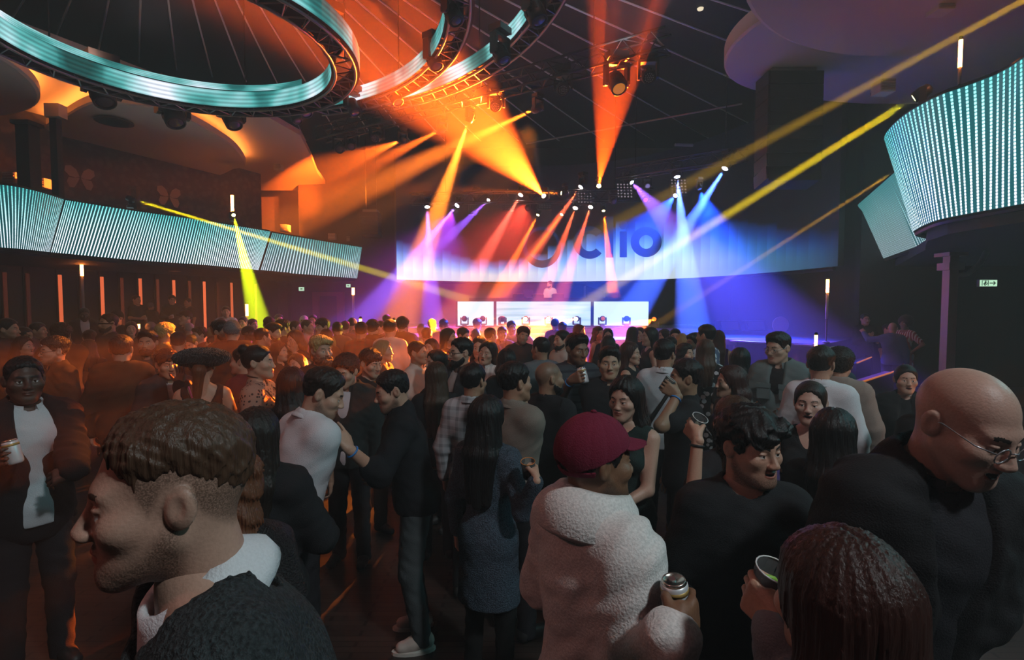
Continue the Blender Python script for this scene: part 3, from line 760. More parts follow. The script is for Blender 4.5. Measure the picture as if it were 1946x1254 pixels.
            if not e.startswith('beanie'):
                Fw = Field((-.12, -.24, .0), (.12, -.03, .12), min(hr, .004)); Rb = rotx(-.22)
                Fw.el((0, -.105, .06), (.082, .095, .022), .01, R=Rb.T); x, y, z = Fw.full()
                z2 = z+.9*x*x*6-(.06+.0*y)-.22*(y+.105); 
                Fw.F = np.maximum(Fw.F, np.abs(z2)-.0035-.35*min(hr, .004))
                P, Q = Fw.mesh()
                if len(Q): np_mesh('brim', to_body(P), Q, None, [cloth_mat(ec)], ob)
                Fw = Field((-.09, .0, -.07), (.09, .16, .03), min(hr, .0035)); Fw.el((0, .018, .036), (.077, .098, .09), .02); x, y, z = Fw.full()
                Fw.F = np.maximum(np.maximum(np.abs(Fw.F-.0125)-.004, np.abs(z+.0235-.1*np.abs(x))-.008), .045-y); P, Q = Fw.mesh()
                if len(Q): np_mesh('strap', to_body(P), Q, None, [cloth_mat(ec)], ob)
                if e == 'capmaroon': MB().lathe([(.001, .008), (.008, .005), (.01, 0)], to_body(A3(0, .018, .143)).tolist(), 10).build('button', [cloth_mat(ec)], ob, True)
        if e == 'furhat':
            Fw = Field((-.26, -.22, -.06), (.26, .26, .2), hr); Fw.el((0, .02, .07), (.2, .17, .075), .02); Fw.el((0, .02, .0), (.077, .1, .06), .01, sub=True); ripple(Fw, .008, 0, 'messy'); worn('fur_hat', Fw, cloth_mat((.012, .01, .01), 'fleece'))
        if e == 'visor':
            MB().path([to_body(A3(.083*math.cos(t), -.0+.1*math.sin(t), .002)).tolist() for t in np.linspace(math.pi+.1-.35, 2*math.pi+.25, 18)], .011, 6).build('visor_sunglasses', [plain((.01, .01, .012), .12)], root, True)
        if e == 'headphones': MB().path([to_body(A3(.09*math.cos(t), .02, .02+.115*math.sin(t))).tolist() for t in np.linspace(0, math.pi, 14)], .009, 6).build('headphones', [plain((.7, .7, .7), .4)], root, True)
        if e == 'earrings':
            for q in (-1, 1): MB().lathe([(.001, -.012), (.008, -.006), (.006, .006), (.001, .008)], to_body(A3(q*.083, .012, -.045)).tolist(), 10).build('earring', [plain((.8, .65, .35), .25, 1)], root, True)
        if e.startswith('band'):
            sd = 1 if e[4] == 'L' else -1; Sh, E, Wt = arms[sd][:3]; d = unit(Wt-E); c = Wt-d*.03; u_ = unit(np.cross(d, (0, 0, 1))); v_ = np.cross(d, u_)
            if e[5:] == 'watch': nm, cc, rr = 'watch', (.02, .02, .022), .006
            else: nm, cc, rr = 'wristband', (.03, .22, .6), .006
            R0 = ar[3]+.004
            MB().path([(c+R0*(math.cos(t*.524)*u_+math.sin(t*.524)*v_)).tolist() for t in range(12)], rr, 6, True).build(nm, [plain(cc, .4)], root, True)
        if e == 'bagstrap':
            MB().path([T(p).tolist() for p in [(-.15, -.05, 1.47), (-.145, .03, 1.475), (-.12, .1, 1.42), (-.06, .155, 1.3), (.03, .155, 1.15), (.12, .13, 1.0), (.17, .07, .93)]], .017, 6).build('bag_strap', [plain((.015, .015, .015), .6)], root, True)
        if e == 'straps':
            for q in (-1, 1): MB().path([T(p).tolist() for p in [(q*.07, -.12, 1.36), (q*.085, -.075, 1.43), (q*.09, .02, 1.468), (q*.085, .09, 1.42), (q*.07, .13, 1.34)]], .006, 5).build('strap', [plain((.01, .01, .01), .6)], root, True)
        if e == 'lanyard':
            MB().path([T(p).tolist() for p in [(-.06, -.05, 1.48), (-.05, -.14, 1.36), (-.0, -.16, 1.2), (.05, -.14, 1.36), (.06, -.05, 1.48)]], .005, 5).build('lanyard', [plain((.3, .5, .8), .5)], root, True)
        if e == 'placket':
            b = MB(); p0 = [T((0, -.139-.004*G, 1.43)), T((0, -.15*G, 1.3)), T((0, -.139*G, 1.1)), T((0, -.142*G, .9))]
            b.path([q.tolist() for q in p0], .011, 6).build('placket', [cloth_mat(inner if top == 'suit' else tc)], root, True)
        if e == 'pockets':
            for q in (-1, 1):
                c = T((q*.085, -.15, 1.27)); MB().box((0, 0, 0), (.1, .018, .11)).box((0, -.006, .055), (.108, .02, .035)).build('chest_pocket', [cm], root, loc=c.tolist())
        if e == 'straw':
            c = T((.03, .17, 1.3)); MB().tube(c.tolist(), (c+A3(.05, .03, .2)).tolist(), .005).build('pink_strap', [plain((.6, .1, .25), .5)], root)
    if glasses:
        g = MB(); r = .0022 if glasses == 'k' else .0016
        for q in (-1, 1):
            g.path([to_body(A3(q*.033+.021*math.cos(t*.4488), -.1, -.003+.0175*math.sin(t*.4488))).tolist() for t in range(14)], r, 5, True)
            g.path([to_body(A3(*p)).tolist() for p in ((q*.054, -.099, .004), (q*.075, -.07, .005), (q*.082, .0, .012), (q*.081, .028, .0))], r, 5)
        g.path([to_body(A3(*p)).tolist() for p in ((-.012, -.101, .002), (0, -.106, .004), (.012, -.101, .002))], r, 5)
        go = g.build('glasses', [plain((.03, .03, .035) if glasses == 'k' else (.35, .35, .37), .25, .6)], root, True)
    for it in items:
        kind, sd, lab = it[:3]; sdn = 1 if sd == 'L' else -1
        Wt, fd, Y, Z = hand_at[sdn]; hs = .93 if w else 1.02
        th = Y*sdn if False else Y
        thumb = Y if sdn > 0 else Y
        # thumb side is up along the thing held
        up_ = np.cross(Z, fd)*(1 if sdn > 0 else -1)
        c = Wt+hs*(.086*fd+.047*Z+(.012 if kind != 'phone' else .03)*up_)
        zax = up_; xax = unit(np.cross((0, 1, 0), zax)); yax = np.cross(zax, xax)
        Rm = Rf @ np.stack([xax, yax, zax], 1)
        wl = base+Rf @ (c*s)
        make_can(wl.tolist(), Rm, lab, kind, it[3] if len(it) > 3 else (.75, .78, .8), s)
    return root
# ------------------------------------------------------------------ the venue
S.view_settings.view_transform = 'Standard'; S.view_settings.look = 'None'; S.view_settings.gamma = 1; S.view_settings.use_curve_mapping = False
S.view_settings.exposure = 0
S.cycles.use_denoising = True; S.cycles.volume_bounces = 0; S.cycles.max_bounces = 3; S.cycles.diffuse_bounces = 1; S.cycles.glossy_bounces = 1; S.cycles.transmission_bounces = 3; S.cycles.transparent_max_bounces = 6
S.cycles.use_adaptive_sampling = True; S.cycles.adaptive_threshold = .06; S.cycles.time_limit = 1100; S.cycles.caustics_reflective = False; S.cycles.caustics_refractive = False; S.cycles.sample_clamp_indirect = 4
cam = bpy.data.cameras.new('camera'); co = bpy.data.objects.new('camera', cam); COL.objects.link(co); S.camera = co
cam.sensor_width = 36; cam.lens = 36*FOC/1946; cam.clip_start = .05; cam.clip_end = 200
co.location = (0, 0, CAMZ); co.rotation_euler = (math.pi/2-PITCH, 0, 0)
HAZE = .018
wd = bpy.data.worlds.new('haze'); S.world = wd; wd.use_nodes = True; nt = wd.node_tree
nt.nodes['Background'].inputs[0].default_value = (.004, .005, .006, 1); nt.nodes['Background'].inputs[1].default_value = 0
vs = N(nt, 'ShaderNodeVolumeScatter', Density=HAZE, Anisotropy=.15); nt.links.new(vs.outputs[0], nt.nodes['World Output'].inputs['Volume'])
def struct(o): o['kind'] = 'structure'; return o
BLK = plain((.012, .011, .012), .7, key='black paint'); BLKW = plain((.016, .013, .014), .75, key='dark wall', bump=.15, bscale=9)
CURT = plain((.012, .012, .018), .9, key='black drape'); METAL = plain((.28, .27, .27), .4, .7, key='truss metal'); DMET = plain((.03, .03, .032), .45, .3, key='black housing')
PLASTER = plain((.55, .51, .48), .8, key='plaster', bump=.05, bscale=5)
m, nt, b = nodes_of('dark club floor'); b.inputs['Base Color'].default_value = (.03, .022, .02, 1); b.inputs['Roughness'].default_value = .38
tc = N(nt, 'ShaderNodeTexCoord'); mp = N(nt, 'ShaderNodeMapping', Scale=(1.1, 5, 1)); nt.links.new(tc.outputs['Object'], mp.inputs[0])
br = N(nt, 'ShaderNodeTexBrick', Scale=1.0); br.inputs['Color1'].default_value = (.05, .034, .028, 1); br.inputs['Color2'].default_value = (.03, .02, .017, 1); br.inputs['Mortar'].default_value = (.008, .006, .005, 1); br.inputs['Mortar Size'].default_value = .012
nt.links.new(mp.outputs[0], br.inputs['Vector']); nt.links.new(br.outputs['Color'], b.inputs['Base Color'])
FLOORM = m
struct(MB().box2((-22, -5, -.2), (17, 27, 0)).build('floor', FLOORM))
struct(MB().box2((-22, -5, 8.5), (17, 27, 8.7)).build('ceiling', plain((.006, .006, .007), .8, key='black ceiling')))
struct(MB().box2((-22, -5.2, 0), (17, -5, 8.5)).build('wall_back', BLKW))
struct(MB().box2((-22, 27, 0), (17, 27.2, 8.5)).build('wall_front', BLKW))
struct(MB().box2((-22.2, -5, 0), (-22, 27, 8.5)).build('wall_left', BLKW))
struct(MB().box2((17, -5, 0), (17.2, 27, 8.5)).build('wall_right', BLKW))
V2 = lambda p: Vector((p[0], p[1]))
def planewall(name, a, b, z0, z1, th, mat, out):
    a = Vector((a[0], a[1], 0)); b = Vector((b[0], b[1], 0)); d = (b-a).normalized(); n = Vector((-d.y, d.x, 0))*th*out
    return MB().prism([(a.x, a.y), (b.x, b.y), (b.x+n.x, b.y+n.y), (a.x+n.x, a.y+n.y)], z0, z1).build(name, mat)
def on_line(px, py, a, b):
    """the place on the upright wall through a and b that the photo shows at px, py"""
    r = at(px, py, 1.0)-Vector((0, 0, CAMZ)); d = V2(b)-V2(a)
    t = (a[0]*d.y-a[1]*d.x)/(r.x*d.y-r.y*d.x)
    return Vector((0, 0, CAMZ))+r*t
# --- radial ceiling rods
HUB = Vector((-4.85, 7.28, 8.42)); rodm = plain((.85, .83, .85), .5, key='pale rod')
rod = None
for k in range(64):
    a = 2*math.pi*(k+.37)/64
    d = Vector((math.cos(a), math.sin(a), 0)); R1 = 8.6
    t = 30
    for n_, lim in ((d.x, 16.6), (d.x, -21.6), (d.y, 21.0), (d.y, -4.6)):
        if n_*lim > 0 or (n_ > 0 and lim > 0): 
            q = ((lim-(HUB.x if lim in (16.6, -21.6) else HUB.y))/n_) if abs(n_) > 1e-6 else 99
            if q > 0: t = min(t, q)
    L = min(t, 8.7 if d.x < -.15 and d.y < .95 else 26)
    if rod is None or abs(L-8.7) > .01:
        o = MB().tube((0, 0, 0), (L-.9, 0, 0), .021, n=6).build('ceiling_rod', rodm)
        if abs(L-8.7) <= .01: rod = o
    else: o = rod.copy(); COL.objects.link(o)
    o.location = HUB+d*.9; o.rotation_euler = (0, 0, a)
    tag(o, 'thin pale rod of the spokes radiating across the black ceiling', 'ceiling rod', 'rods radiating from the hub of the ceiling')
o = empty('ceiling_hub', HUB); tag(o, 'round black hub high above the rings where the ceiling rods meet', 'ceiling hub')
MB().lathe([(.95, -.05), (.95, .05), (.7, .05), (.7, -.05), (.95, -.05)], n=40).build('hub_ring', METAL, o); MB().lathe([(.7, -.02), (.7, .02)], n=40).build('hub_plate', BLK, o)
# --- LED rings
def led_band_mat(seed, e):
    m, nt, b = nodes_of('led band'); b.inputs['Base Color'].default_value = (.01, .012, .012, 1); b.inputs['Roughness'].default_value = .4
    uv = N(nt, 'ShaderNodeUVMap'); mp = N(nt, 'ShaderNodeMapping', Scale=(1, .25, 1), Location=(seed, 0, 0)); nt.links.new(uv.outputs[0], mp.inputs[0])
    no = N(nt, 'ShaderNodeTexNoise', Scale=.75, Detail=2.5, Roughness=.5); nt.links.new(mp.outputs[0], no.inputs['Vector'])
    cr = N(nt, 'ShaderNodeValToRGB'); nt.links.new(no.outputs['Fac'], cr.inputs[0])
    el = cr.color_ramp.elements; el[0].position = .36; el[0].color = (.004, .05, .048, 1); el[1].position = .6; el[1].color = (.66, .72, .82, 1)
    for p, c in ((.43, (.015, .13, .125, 1)), (.48, (.07, .32, .31, 1)), (.54, (.26, .52, .54, 1))): q = el.new(p); q.color = c
    sx = N(nt, 'ShaderNodeSeparateXYZ'); nt.links.new(uv.outputs[0], sx.inputs[0])
    w = N(nt, 'ShaderNodeMath', _operation='MULTIPLY'); w.inputs[1].default_value = 8.0; nt.links.new(sx.outputs[1], w.inputs[0])
    fr = N(nt, 'ShaderNodeMath', _operation='PINGPONG'); fr.inputs[1].default_value = 1.0; nt.links.new(w.outputs[0], fr.inputs[0])
    mr = N(nt, 'ShaderNodeMapRange'); mr.inputs['To Min'].default_value = .55*e; mr.inputs['To Max'].default_value = 1.15*e; nt.links.new(fr.outputs[0], mr.inputs[0])
    nt.links.new(cr.outputs[0], b.inputs['Emission Color']); nt.links.new(mr.outputs[0], b.inputs['Emission Strength'])
    return m
def uv_grid(name, rows, mat, parent=None, thick=None, back=None):
    """rows: list of (bottom, top, u) posts; the face gets u along and v up; a back skin makes it solid"""
    me = bpy.data.meshes.new(name); v = []; f = []; uv = []
    n = len(rows)
    for a, b_, u in rows: v += [a, b_]
    for i in range(n-1):
        f.append((2*i, 2*i+2, 2*i+3, 2*i+1)); uv += [(rows[i][2], 0), (rows[i+1][2], 0), (rows[i+1][2], 1), (rows[i][2], 1)]
    mi = [0]*(n-1)
    if back is not None:
        o0 = len(v)
        for (a, b_, u), k in zip(rows, back): v += [a+k, b_+k]
        for i in range(n-1):
            p = o0+2*i
            f += [(p+2, p, p+1, p+3), (2*i+2, 2*i, p, p+2), (2*i+1, 2*i+3, p+3, p+1)]
        f += [(0, 1, o0+1, o0), (2*n-1, 2*n-2, o0+2*n-2, o0+2*n-1)]
        mi += [1]*(len(f)-(n-1)); uv += [(0, 0)]*4*(len(f)-(n-1))
    me.from_pydata([tuple(p) for p in v], [], f)
    l = me.uv_layers.new(name='UVMap'); l.data.foreach_set('uv', [c for p in uv for c in p])
    o = link(name, me, parent, [mat] if back is None else [mat, BLK])
    me.polygons.foreach_set('material_index', mi)
    return o
def ring(cx, cy, R, Z, seed, label, arc=(0, 360)):
    root = empty('led_ring', (cx, cy, Z)); tag(root, label, 'light ring', 'curved trusses faced with screens')
    W = .34; H = .27; full = arc[1]-arc[0] == 360; A0 = math.radians(arc[0]); AS = math.radians(arc[1]-arc[0]); n = int(96*AS/6.2832)
    def band(nm, r, s_, z0, z1, a0=A0, as_=AS):
        rows = []; bk = []
        for i in range(n+1):
            a = a0+as_*(i if s_ > 0 else n-i)/n; d = Vector((math.cos(a), math.sin(a), 0))
            rows.append((d*r+Vector((0, 0, z0)), d*r+Vector((0, 0, z1)), as_*R*i/n)); bk.append(d*(.05 if s_ > 0 else -.05))
        uv_grid(nm, rows, led_band_mat(seed+(0 if s_ > 0 else 17), 1.7), root, back=bk)
    band('inner_screen', R, 1, 0, H); band('outer_screen', R+W+.06, -1, 0, H)
    if full: band('upper_screen', R+.1, 1, H+.05, H+.15, math.radians(62), math.radians(176))
    C = lambda r, z, k=96: [(r*math.cos(A0+AS*i/k), r*math.sin(A0+AS*i/k), z) for i in range(k+(0 if full else 1))]
    for r, z in ((R+.06, -.03), (R+W, -.03), (R+.06, H), (R+W, H)): MB().path(C(r, z), .02, 6, full).build('chord', METAL, root, True)
    g = MB(); k = int(AS*R/.3)
    for i in range(k):
        a0, a1, a2 = (A0+AS*(i+q)/k for q in (0, .5, 1)); p = lambda r, a, z: (r*math.cos(a), r*math.sin(a), z)
        g.tube(p(R+.06, a0, -.03), p(R+W, a1, -.03), .011, n=5, caps=False).tube(p(R+W, a1, -.03), p(R+.06, a2, -.03), .011, n=5, caps=False)
        g.tube(p(R+.06, a0, -.03), p(R+.06, a1, H), .009, n=4, caps=False).tube(p(R+W, a1, -.03), p(R+W, a2, H), .009, n=4, caps=False)
    g.build('lattice', METAL, root)
    for i in range(5):
        a = A0+AS*(i+.3)/5; MB().tube(((R+.2)*math.cos(a), (R+.2)*math.sin(a), H), ((R+.2)*math.cos(a), (R+.2)*math.sin(a), 8.5-Z), .012, n=6).build('hanging_cable', BLK, root)
    return root
ring(-4.54, 7.23, 2.0, 5.37, 3.1, 'smallest and lowest of the three hanging curved light rings')
ring(-5.11, 6.87, 4.23, 6.0, 9.4, 'middle one of the three hanging curved light rings', (-125, 76))
ring(-4.85, 6.30, 5.35, 6.2, 21.7, 'largest of the three hanging curved light rings', (-120, 66))
# --- white cloud ceilings
struct(MB().prism([(-22, -5), (-14, -5), (-11.5, 3), (-9.8, 9), (-8.6, 11.5), (-7.6, 13.7), (-6.7, 14.8), (-6.45, 16.3), (-7.0, 18.6), (-7.6, 20.8), (-8.2, 24), (-22, 24)], 7.14, 7.3).build('ceiling_left', PLASTER))
cove = glow((1, .24, .035), 21, 'cove light', True)
def cloud(poly, z, th, label, lit):
    root = empty('ceiling_cloud', (sum(p[0] for p in poly)/len(poly), sum(p[1] for p in poly)/len(poly), z)); tag(root, label, 'ceiling panel', 'white rounded ceiling clouds')
    c = root.location; P = [Vector((p[0]-c.x, p[1]-c.y, 0)) for p in poly]; n = len(P)
    sm = []
    for i in range(n):   # round the outline
        for t in (0, .25, .5, .75):
            p0, p1, p2, p3 = P[i-1], P[i], P[(i+1) % n], P[(i+2) % n]
            sm.append(.5*((2*p1)+(p2-p0)*t+(2*p0-5*p1+4*p2-p3)*t*t+(3*p1-p0-3*p2+p3)*t**3))
    b_ = MB(); v = []; m_ = len(sm)
    for k, zz in ((.985, 0), (1, .03), (1, th), (.98, th+.01)): v += [(p.x*k, p.y*k, zz) for p in sm]
    f = [(j*m_+i, j*m_+(i+1) % m_, (j+1)*m_+(i+1) % m_, (j+1)*m_+i) for j in range(3) for i in range(m_)]+[tuple(range(m_-1, -1, -1)), tuple(range(3*m_, 4*m_))]
    b_.add(v, f); b_.build('panel', PLASTER, root)
    if lit:
        k_ = MB(); v = [(p.x*q, p.y*q, th+.03) for q in (.9, .975) for p in sm]; k_.add(v, [(i, (i+1) % m_, m_+(i+1) % m_, m_+i) for i in range(m_)]); k_.build('cove_light', cove, root)
        MB().add([(p.x*q, p.y*q, zz) for q, zz in ((.985, th), (.985, th+.05), (1, th+.05), (1, th)) for p in sm], [(j*m_+i, j*m_+(i+1) % m_, ((j+1) % 4)*m_+(i+1) % m_, ((j+1) % 4)*m_+i) for j in range(4) for i in range(m_)]).build('rim', PLASTER, root)
    for i in range(3):
        a = P[int(i*n/3)]*.5; MB().tube((a.x, a.y, th), (a.x, a.y, (7.14 if lit else 8.5)-z), .02, n=6).build('hanger', BLK, root)
    return root
circ = lambda cx, cy, r, n=18: [(cx+r*math.cos(2*math.pi*i/n), cy+r*math.sin(2*math.pi*i/n)) for i in range(n)]
cloud(circ(-13.75, 9.5, 4.06), 6.7, .14, 'dark round ceiling panel with an orange glowing rim at the left edge', True)
pl = [onz(x, y, 6.7) for x, y in ((121, 223), (154, 203), (185, 194), (231, 197), (308, 209), (360, 229), (411, 257), (450, 285), (468, 316))]
cloud([(p.x, p.y) for p in pl]+[(-9.7, 18.6), (-11, 19.6), (-12.6, 19), (-13.3, 17), (-12.6, 14.5)], 6.7, .14, 'large oval ceiling panel rimmed by orange cove light behind the light rings', True)
cloud(circ(6.33, 9.77, 2.31)[5:14]+[(6.6, 7.2), (9, 6.6), (12, 7), (13, 10), (11, 12.6), (8, 12.6)], 6.7, .3, 'pale rounded ceiling panel whose tip points at the stage, right of the rods', False)
cloud(circ(6.36, 5.49, 3.72), 6.2, .25, 'pale round ceiling panel above the right balcony, cut by the top edge', False)
# small ceiling details
o = MB().lathe([(.42, 0), (.42, .03), (.3, .05), (.3, 0)], n=28).build('speaker_grille', plain((.03, .025, .024), .7)); p = onz(217, 229, 6.69); o.location = (p.x, p.y, 6.64); tag(o, 'round dark ceiling speaker set into the orange rimmed oval panel', 'speaker')
# --- LED balcony fronts
def led_front_mat(pitch, e, teal, vdots=0):
    m, nt, b = nodes_of('led balcony'); b.inputs['Base Color'].default_value = (.008, .02, .022, 1); b.inputs['Roughness'].default_value = .35
    uv = N(nt, 'ShaderNodeUVMap'); sx = N(nt, 'ShaderNodeSeparateXYZ'); nt.links.new(uv.outputs[0], sx.inputs[0])
    def M(op, a, bb=None, cc=None):
        n = N(nt, 'ShaderNodeMath', _operation=op)
        for i, q in enumerate((a, bb, cc)):
            if q is None: continue
            if isinstance(q, (int, float)): n.inputs[i].default_value = q
            else: nt.links.new(q, n.inputs[i])
        return n.outputs[0]
    fr = M('FRACT', M('MULTIPLY', sx.outputs[0], 1/pitch)); d = M('ABSOLUTE', M('SUBTRACT', fr, .5))
    line = N(nt, 'ShaderNodeMapRange'); line.inputs['From Min'].default_value = .2; line.inputs['From Max'].default_value = .12; nt.links.new(d, line.inputs[0]); ln = line.outputs[0]
    if vdots:
        fv = M('FRACT', M('MULTIPLY', sx.outputs[1], vdots)); dv = M('ABSOLUTE', M('SUBTRACT', fv, .5))
        ln = M('MULTIPLY', ln, M('ADD', M('LESS_THAN', dv, .3), .25))
    no = N(nt, 'ShaderNodeTexNoise', Scale=.5, Detail=1.0); nt.links.new(uv.outputs[0], no.inputs['Vector'])
    g = M('ADD', sx.outputs[1], M('MULTIPLY', M('SUBTRACT', no.outputs['Fac'], .5), .9))
    cr = N(nt, 'ShaderNodeValToRGB'); nt.links.new(g, cr.inputs[0]); el = cr.color_ramp.elements
    el[0].position = .1; el[0].color = (.75, .82, .92, 1); el[1].position = 1; el[1].color = (.06, .42, .4, 1); q = el.new(.55); q.color = (.45, .8, .82, 1)
    mix = N(nt, 'ShaderNodeMix', _data_type='RGBA'); nt.links.new(ln, mix.inputs['Factor']); mix.inputs['A'].default_value = rgb(teal); nt.links.new(cr.outputs[0], mix.inputs['B'])
    nt.links.new(mix.outputs['Result'], b.inputs['Emission Color']); b.inputs['Emission Strength'].default_value = e
    return m
ZT, ZB = 4.37, 3.08
def resample(pts, n):
    """n points along an open line of places"""
    L = [0]
    for a, b_ in zip(pts, pts[1:]): L.append(L[-1]+(b_-a).length)
    out = []
    for i in range(n):
        s_ = L[-1]*i/(n-1); k = min(len(pts)-2, max(0, next((j for j in range(len(L)-1) if L[j+1] >= s_), len(pts)-2)))
        t = (s_-L[k])/max(1e-6, L[k+1]-L[k]); p0, p1, p2, p3 = pts[max(k-1, 0)], pts[k], pts[k+1], pts[min(k+2, len(pts)-1)]
        out.append(.5*((2*p1)+(p2-p0)*t+(2*p0-5*p1+4*p2-p3)*t*t+(3*p1-p0-3*p2+p3)*t**3))
    return out, L[-1]
def led_front(tops, bots, label, outward, pitch, vd, e=1.0, teal=(.002, .03, .034)):
    T, lt = resample(tops, 40); B, lb = resample(bots, 40); c = B[20].copy(); c.z = ZB
    root = empty('led_balcony_front', c); tag(root, label, 'LED screen', 'striped screens on the balcony fronts')
    rows = [(B[i]-c, T[i]-c, lt*i/39) for i in range(40)]
    bk = []
    for i in range(40):
        d = (B[min(i+1, 39)]-B[max(i-1, 0)]).normalized(); bk.append(Vector((d.y, -d.x, 0))*-.1*outward)
    uv_grid('screen', rows, led_front_mat(pitch, e, teal, vd), root, back=bk)
    for nm, pp, dz in (('top_rail', T, .02), ('bottom_rail', B, -.03)): MB().path([q-c+k*.5+Vector((0, 0, dz)) for q, k in zip(pp, bk)], .035, 6).build(nm, DMET, root)
    return root
ZTp = lambda q: [onz(x, y, ZT) for x, y in q]
ZBp = lambda q: [onz(x, y, ZB) for x, y in q]
led_front(ZTp([(-160, 362), (-80, 352), (0, 351), (64, 362), (121, 379)]), ZBp([(-190, 458), (-90, 465), (0, 470), (50, 474), (94, 479)]), 'striped screen on the balcony front at the left edge of the hall', 1, .066, 44, 2.6)
led_front(ZTp([(124, 380), (257, 401), (385, 419), (514, 440)]), ZBp([(96, 479), (257, 494), (385, 503), (491, 513)]), 'long striped screen on the left balcony front, crossed by two yellow beams', 1, .066, 0, 2.6)
led_front(ZTp([(517, 442), (600, 456), (688, 470)]), ZBp([(494, 515), (590, 522), (679, 529)]), 'striped screen at the stage end of the left balcony front', 1, .115, 0, 1.5, (.02, .08, .09))
bigT = ZTp([(1682, 256), (1717, 220), (1779, 184), (1840, 162), (1901, 138), (1946, 110), (2040, 60), (2200, -30)]); bigB = ZBp([(1743, 435), (1779, 419), (1840, 406), (1901, 395), (1946, 387), (2060, 372), (2250, 350)])
bigT = [Vector((8.2, 8.4, ZT)), Vector((6.6, 8.35, ZT)), Vector((5.6, 7.9, ZT))]+bigT; bigB = [Vector((8.6, 8.75, ZB)), Vector((7.2, 8.7, ZB)), Vector((6.25, 8.2, ZB))]+bigB
led_front(bigT, bigB, 'big bowed striped screen on the near right balcony front', 1, .08, 38, 3.0, (.002, .04, .046))
led_front(ZTp([(1630, 389), (1702, 326)])+[], ZBp([(1658, 499), (1740, 469)])+[Vector((7.25, 9.1, ZB))], 'far striped screen on the right balcony front, next to the stage', 1, .055, 36, 1.1, (.03, .13, .14))
# balcony slabs
LB = [onz(x, y, ZB) for x, y in ((-190, 458), (0, 470), (94, 479), (257, 494), (385, 503), (491, 513), (590, 522), (679, 529))]
struct(MB().prism([(p.x-.12, p.y+.05) for p in LB]+[(-9.5, 26.9), (-21.9, 26.9), (-21.9, 5)], 2.98, 3.1).build('floor_balcony_left', BLK))
RB = bigB[2:10]
struct(MB().prism([(9.6, 13.4), (6.95, 8.9)]+[(p.x+.14, p.y-.02) for p in RB]+[(16.9, .5), (16.9, 13.4)], 2.9, 3.06).build('floor_balcony_right', BLK))
# --- left walls
WA, WB = (-13.6, 11.5), (-9.2, 22.9)
wall_u0, wall_u1 = (-14.4, 9.4), (-9.1, 23.2)
m, nt, b = nodes_of('floral wallpaper'); b.inputs['Roughness'].default_value = .85
tc = N(nt, 'ShaderNodeTexCoord'); v1 = N(nt, 'ShaderNodeTexVoronoi', Scale=4.5); nt.links.new(tc.outputs['Object'], v1.inputs['Vector'])
n1 = N(nt, 'ShaderNodeTexNoise', Scale=7.0, Detail=6.0); nt.links.new(tc.outputs['Object'], n1.inputs['Vector'])
mu = N(nt, 'ShaderNodeMath', _operation='MULTIPLY'); nt.links.new(v1.outputs['Distance'], mu.inputs[0]); nt.links.new(n1.outputs['Fac'], mu.inputs[1])
cr = N(nt, 'ShaderNodeValToRGB'); nt.links.new(mu.outputs[0], cr.inputs[0]); cr.color_ramp.elements[0].position = .12; cr.color_ramp.elements[0].color = (.075, .06, .055, 1); cr.color_ramp.elements[1].position = .28; cr.color_ramp.elements[1].color = (.018, .017, .02, 1)
nt.links.new(cr.outputs[0], b.inputs['Base Color']); PAPER = m
UA, UB = (-15.6, 8.4), (-9.9, 21.0)
struct(planewall('wall_upper_left', UA, UB, 3.1, 7.14, .2, PAPER, 1))
struct(planewall('wall_lower_left', WA, WB, 0, 2.98, .2, plain((.022, .018, .018), .6, key='dark panelling', bump=.1, bscale=4), 1))
struct(planewall('wall_stage_left', (-9.2, 22.9), (-4.3, 22.2), 0, 8.5, .2, BLKW, 1))
struct(planewall('wall_stage_back', (-4.3, 22.2), (9.5, 22.2), 0, 8.5, .2, plain((.06, .055, .07), .9, key='stage drape'), 1))
struct(planewall('wall_stage_right', (8.3, 12.6), (16.9, 12.6), 0, 8.5, .2, CURT, 1))
struct(planewall('wall_wing', (9.2, 22.2), (8.5, 12.7), 0, 8.5, .2, CURT, 1))
# butterflies on the wallpaper
def butterfly(px, py, w_px, label):
    p = on_line(px, py, UA, UB); d = Vector((UB[0]-UA[0], UB[1]-UA[1], 0)).normalized(); nrm = Vector((d.y, -d.x, 0)); u = w_px/FOC*p.y/d.x*d.x
    root = empty('butterfly_wall_art', p+nrm*.02); root.rotation_euler = (0, 0, math.atan2(d.y, d.x)); tag(root, label, 'wall art', 'butterflies on the dark wallpaper')
    k = w_px/(2*FOC*(d.x*p.y-p.x*d.y)/p.y**2); mt = plain((.3, .24, .21), .8)
    for s_ in (-1, 1):
        up = [(.04, -.05), (.25, .32), (.6, .5), (.95, .42), (1, .15), (.7, -.08), (.3, -.12)]; lo = [(.04, -.1), (.35, -.14), (.75, -.16), (.88, -.4), (.7, -.68), (.42, -.66), (.18, -.36)]
        for nm, q in (('upper_wing', up), ('lower_wing', lo)):
            MB().add([(s_*x*k, y_, z*k*1.4) for y_ in (-.02, .0) for x, z in q], [tuple(range(6, -1, -1)), tuple(range(7, 14))]+[(i, (i+1) % 7, 7+(i+1) % 7, 7+i) for i in range(7)]).build(nm, mt, root)
    MB().tube((0, -.02, -.4*k), (0, -.02, .25*k), .025*k+.01, n=6).build('insect_body', plain((.05, .045, .045), .8), root)
butterfly(151, 335, 56, 'large pale butterfly on the dark wallpaper near the left posts')
butterfly(320, 371, 44, 'smaller pale butterfly on the dark wallpaper above the yellow beam')
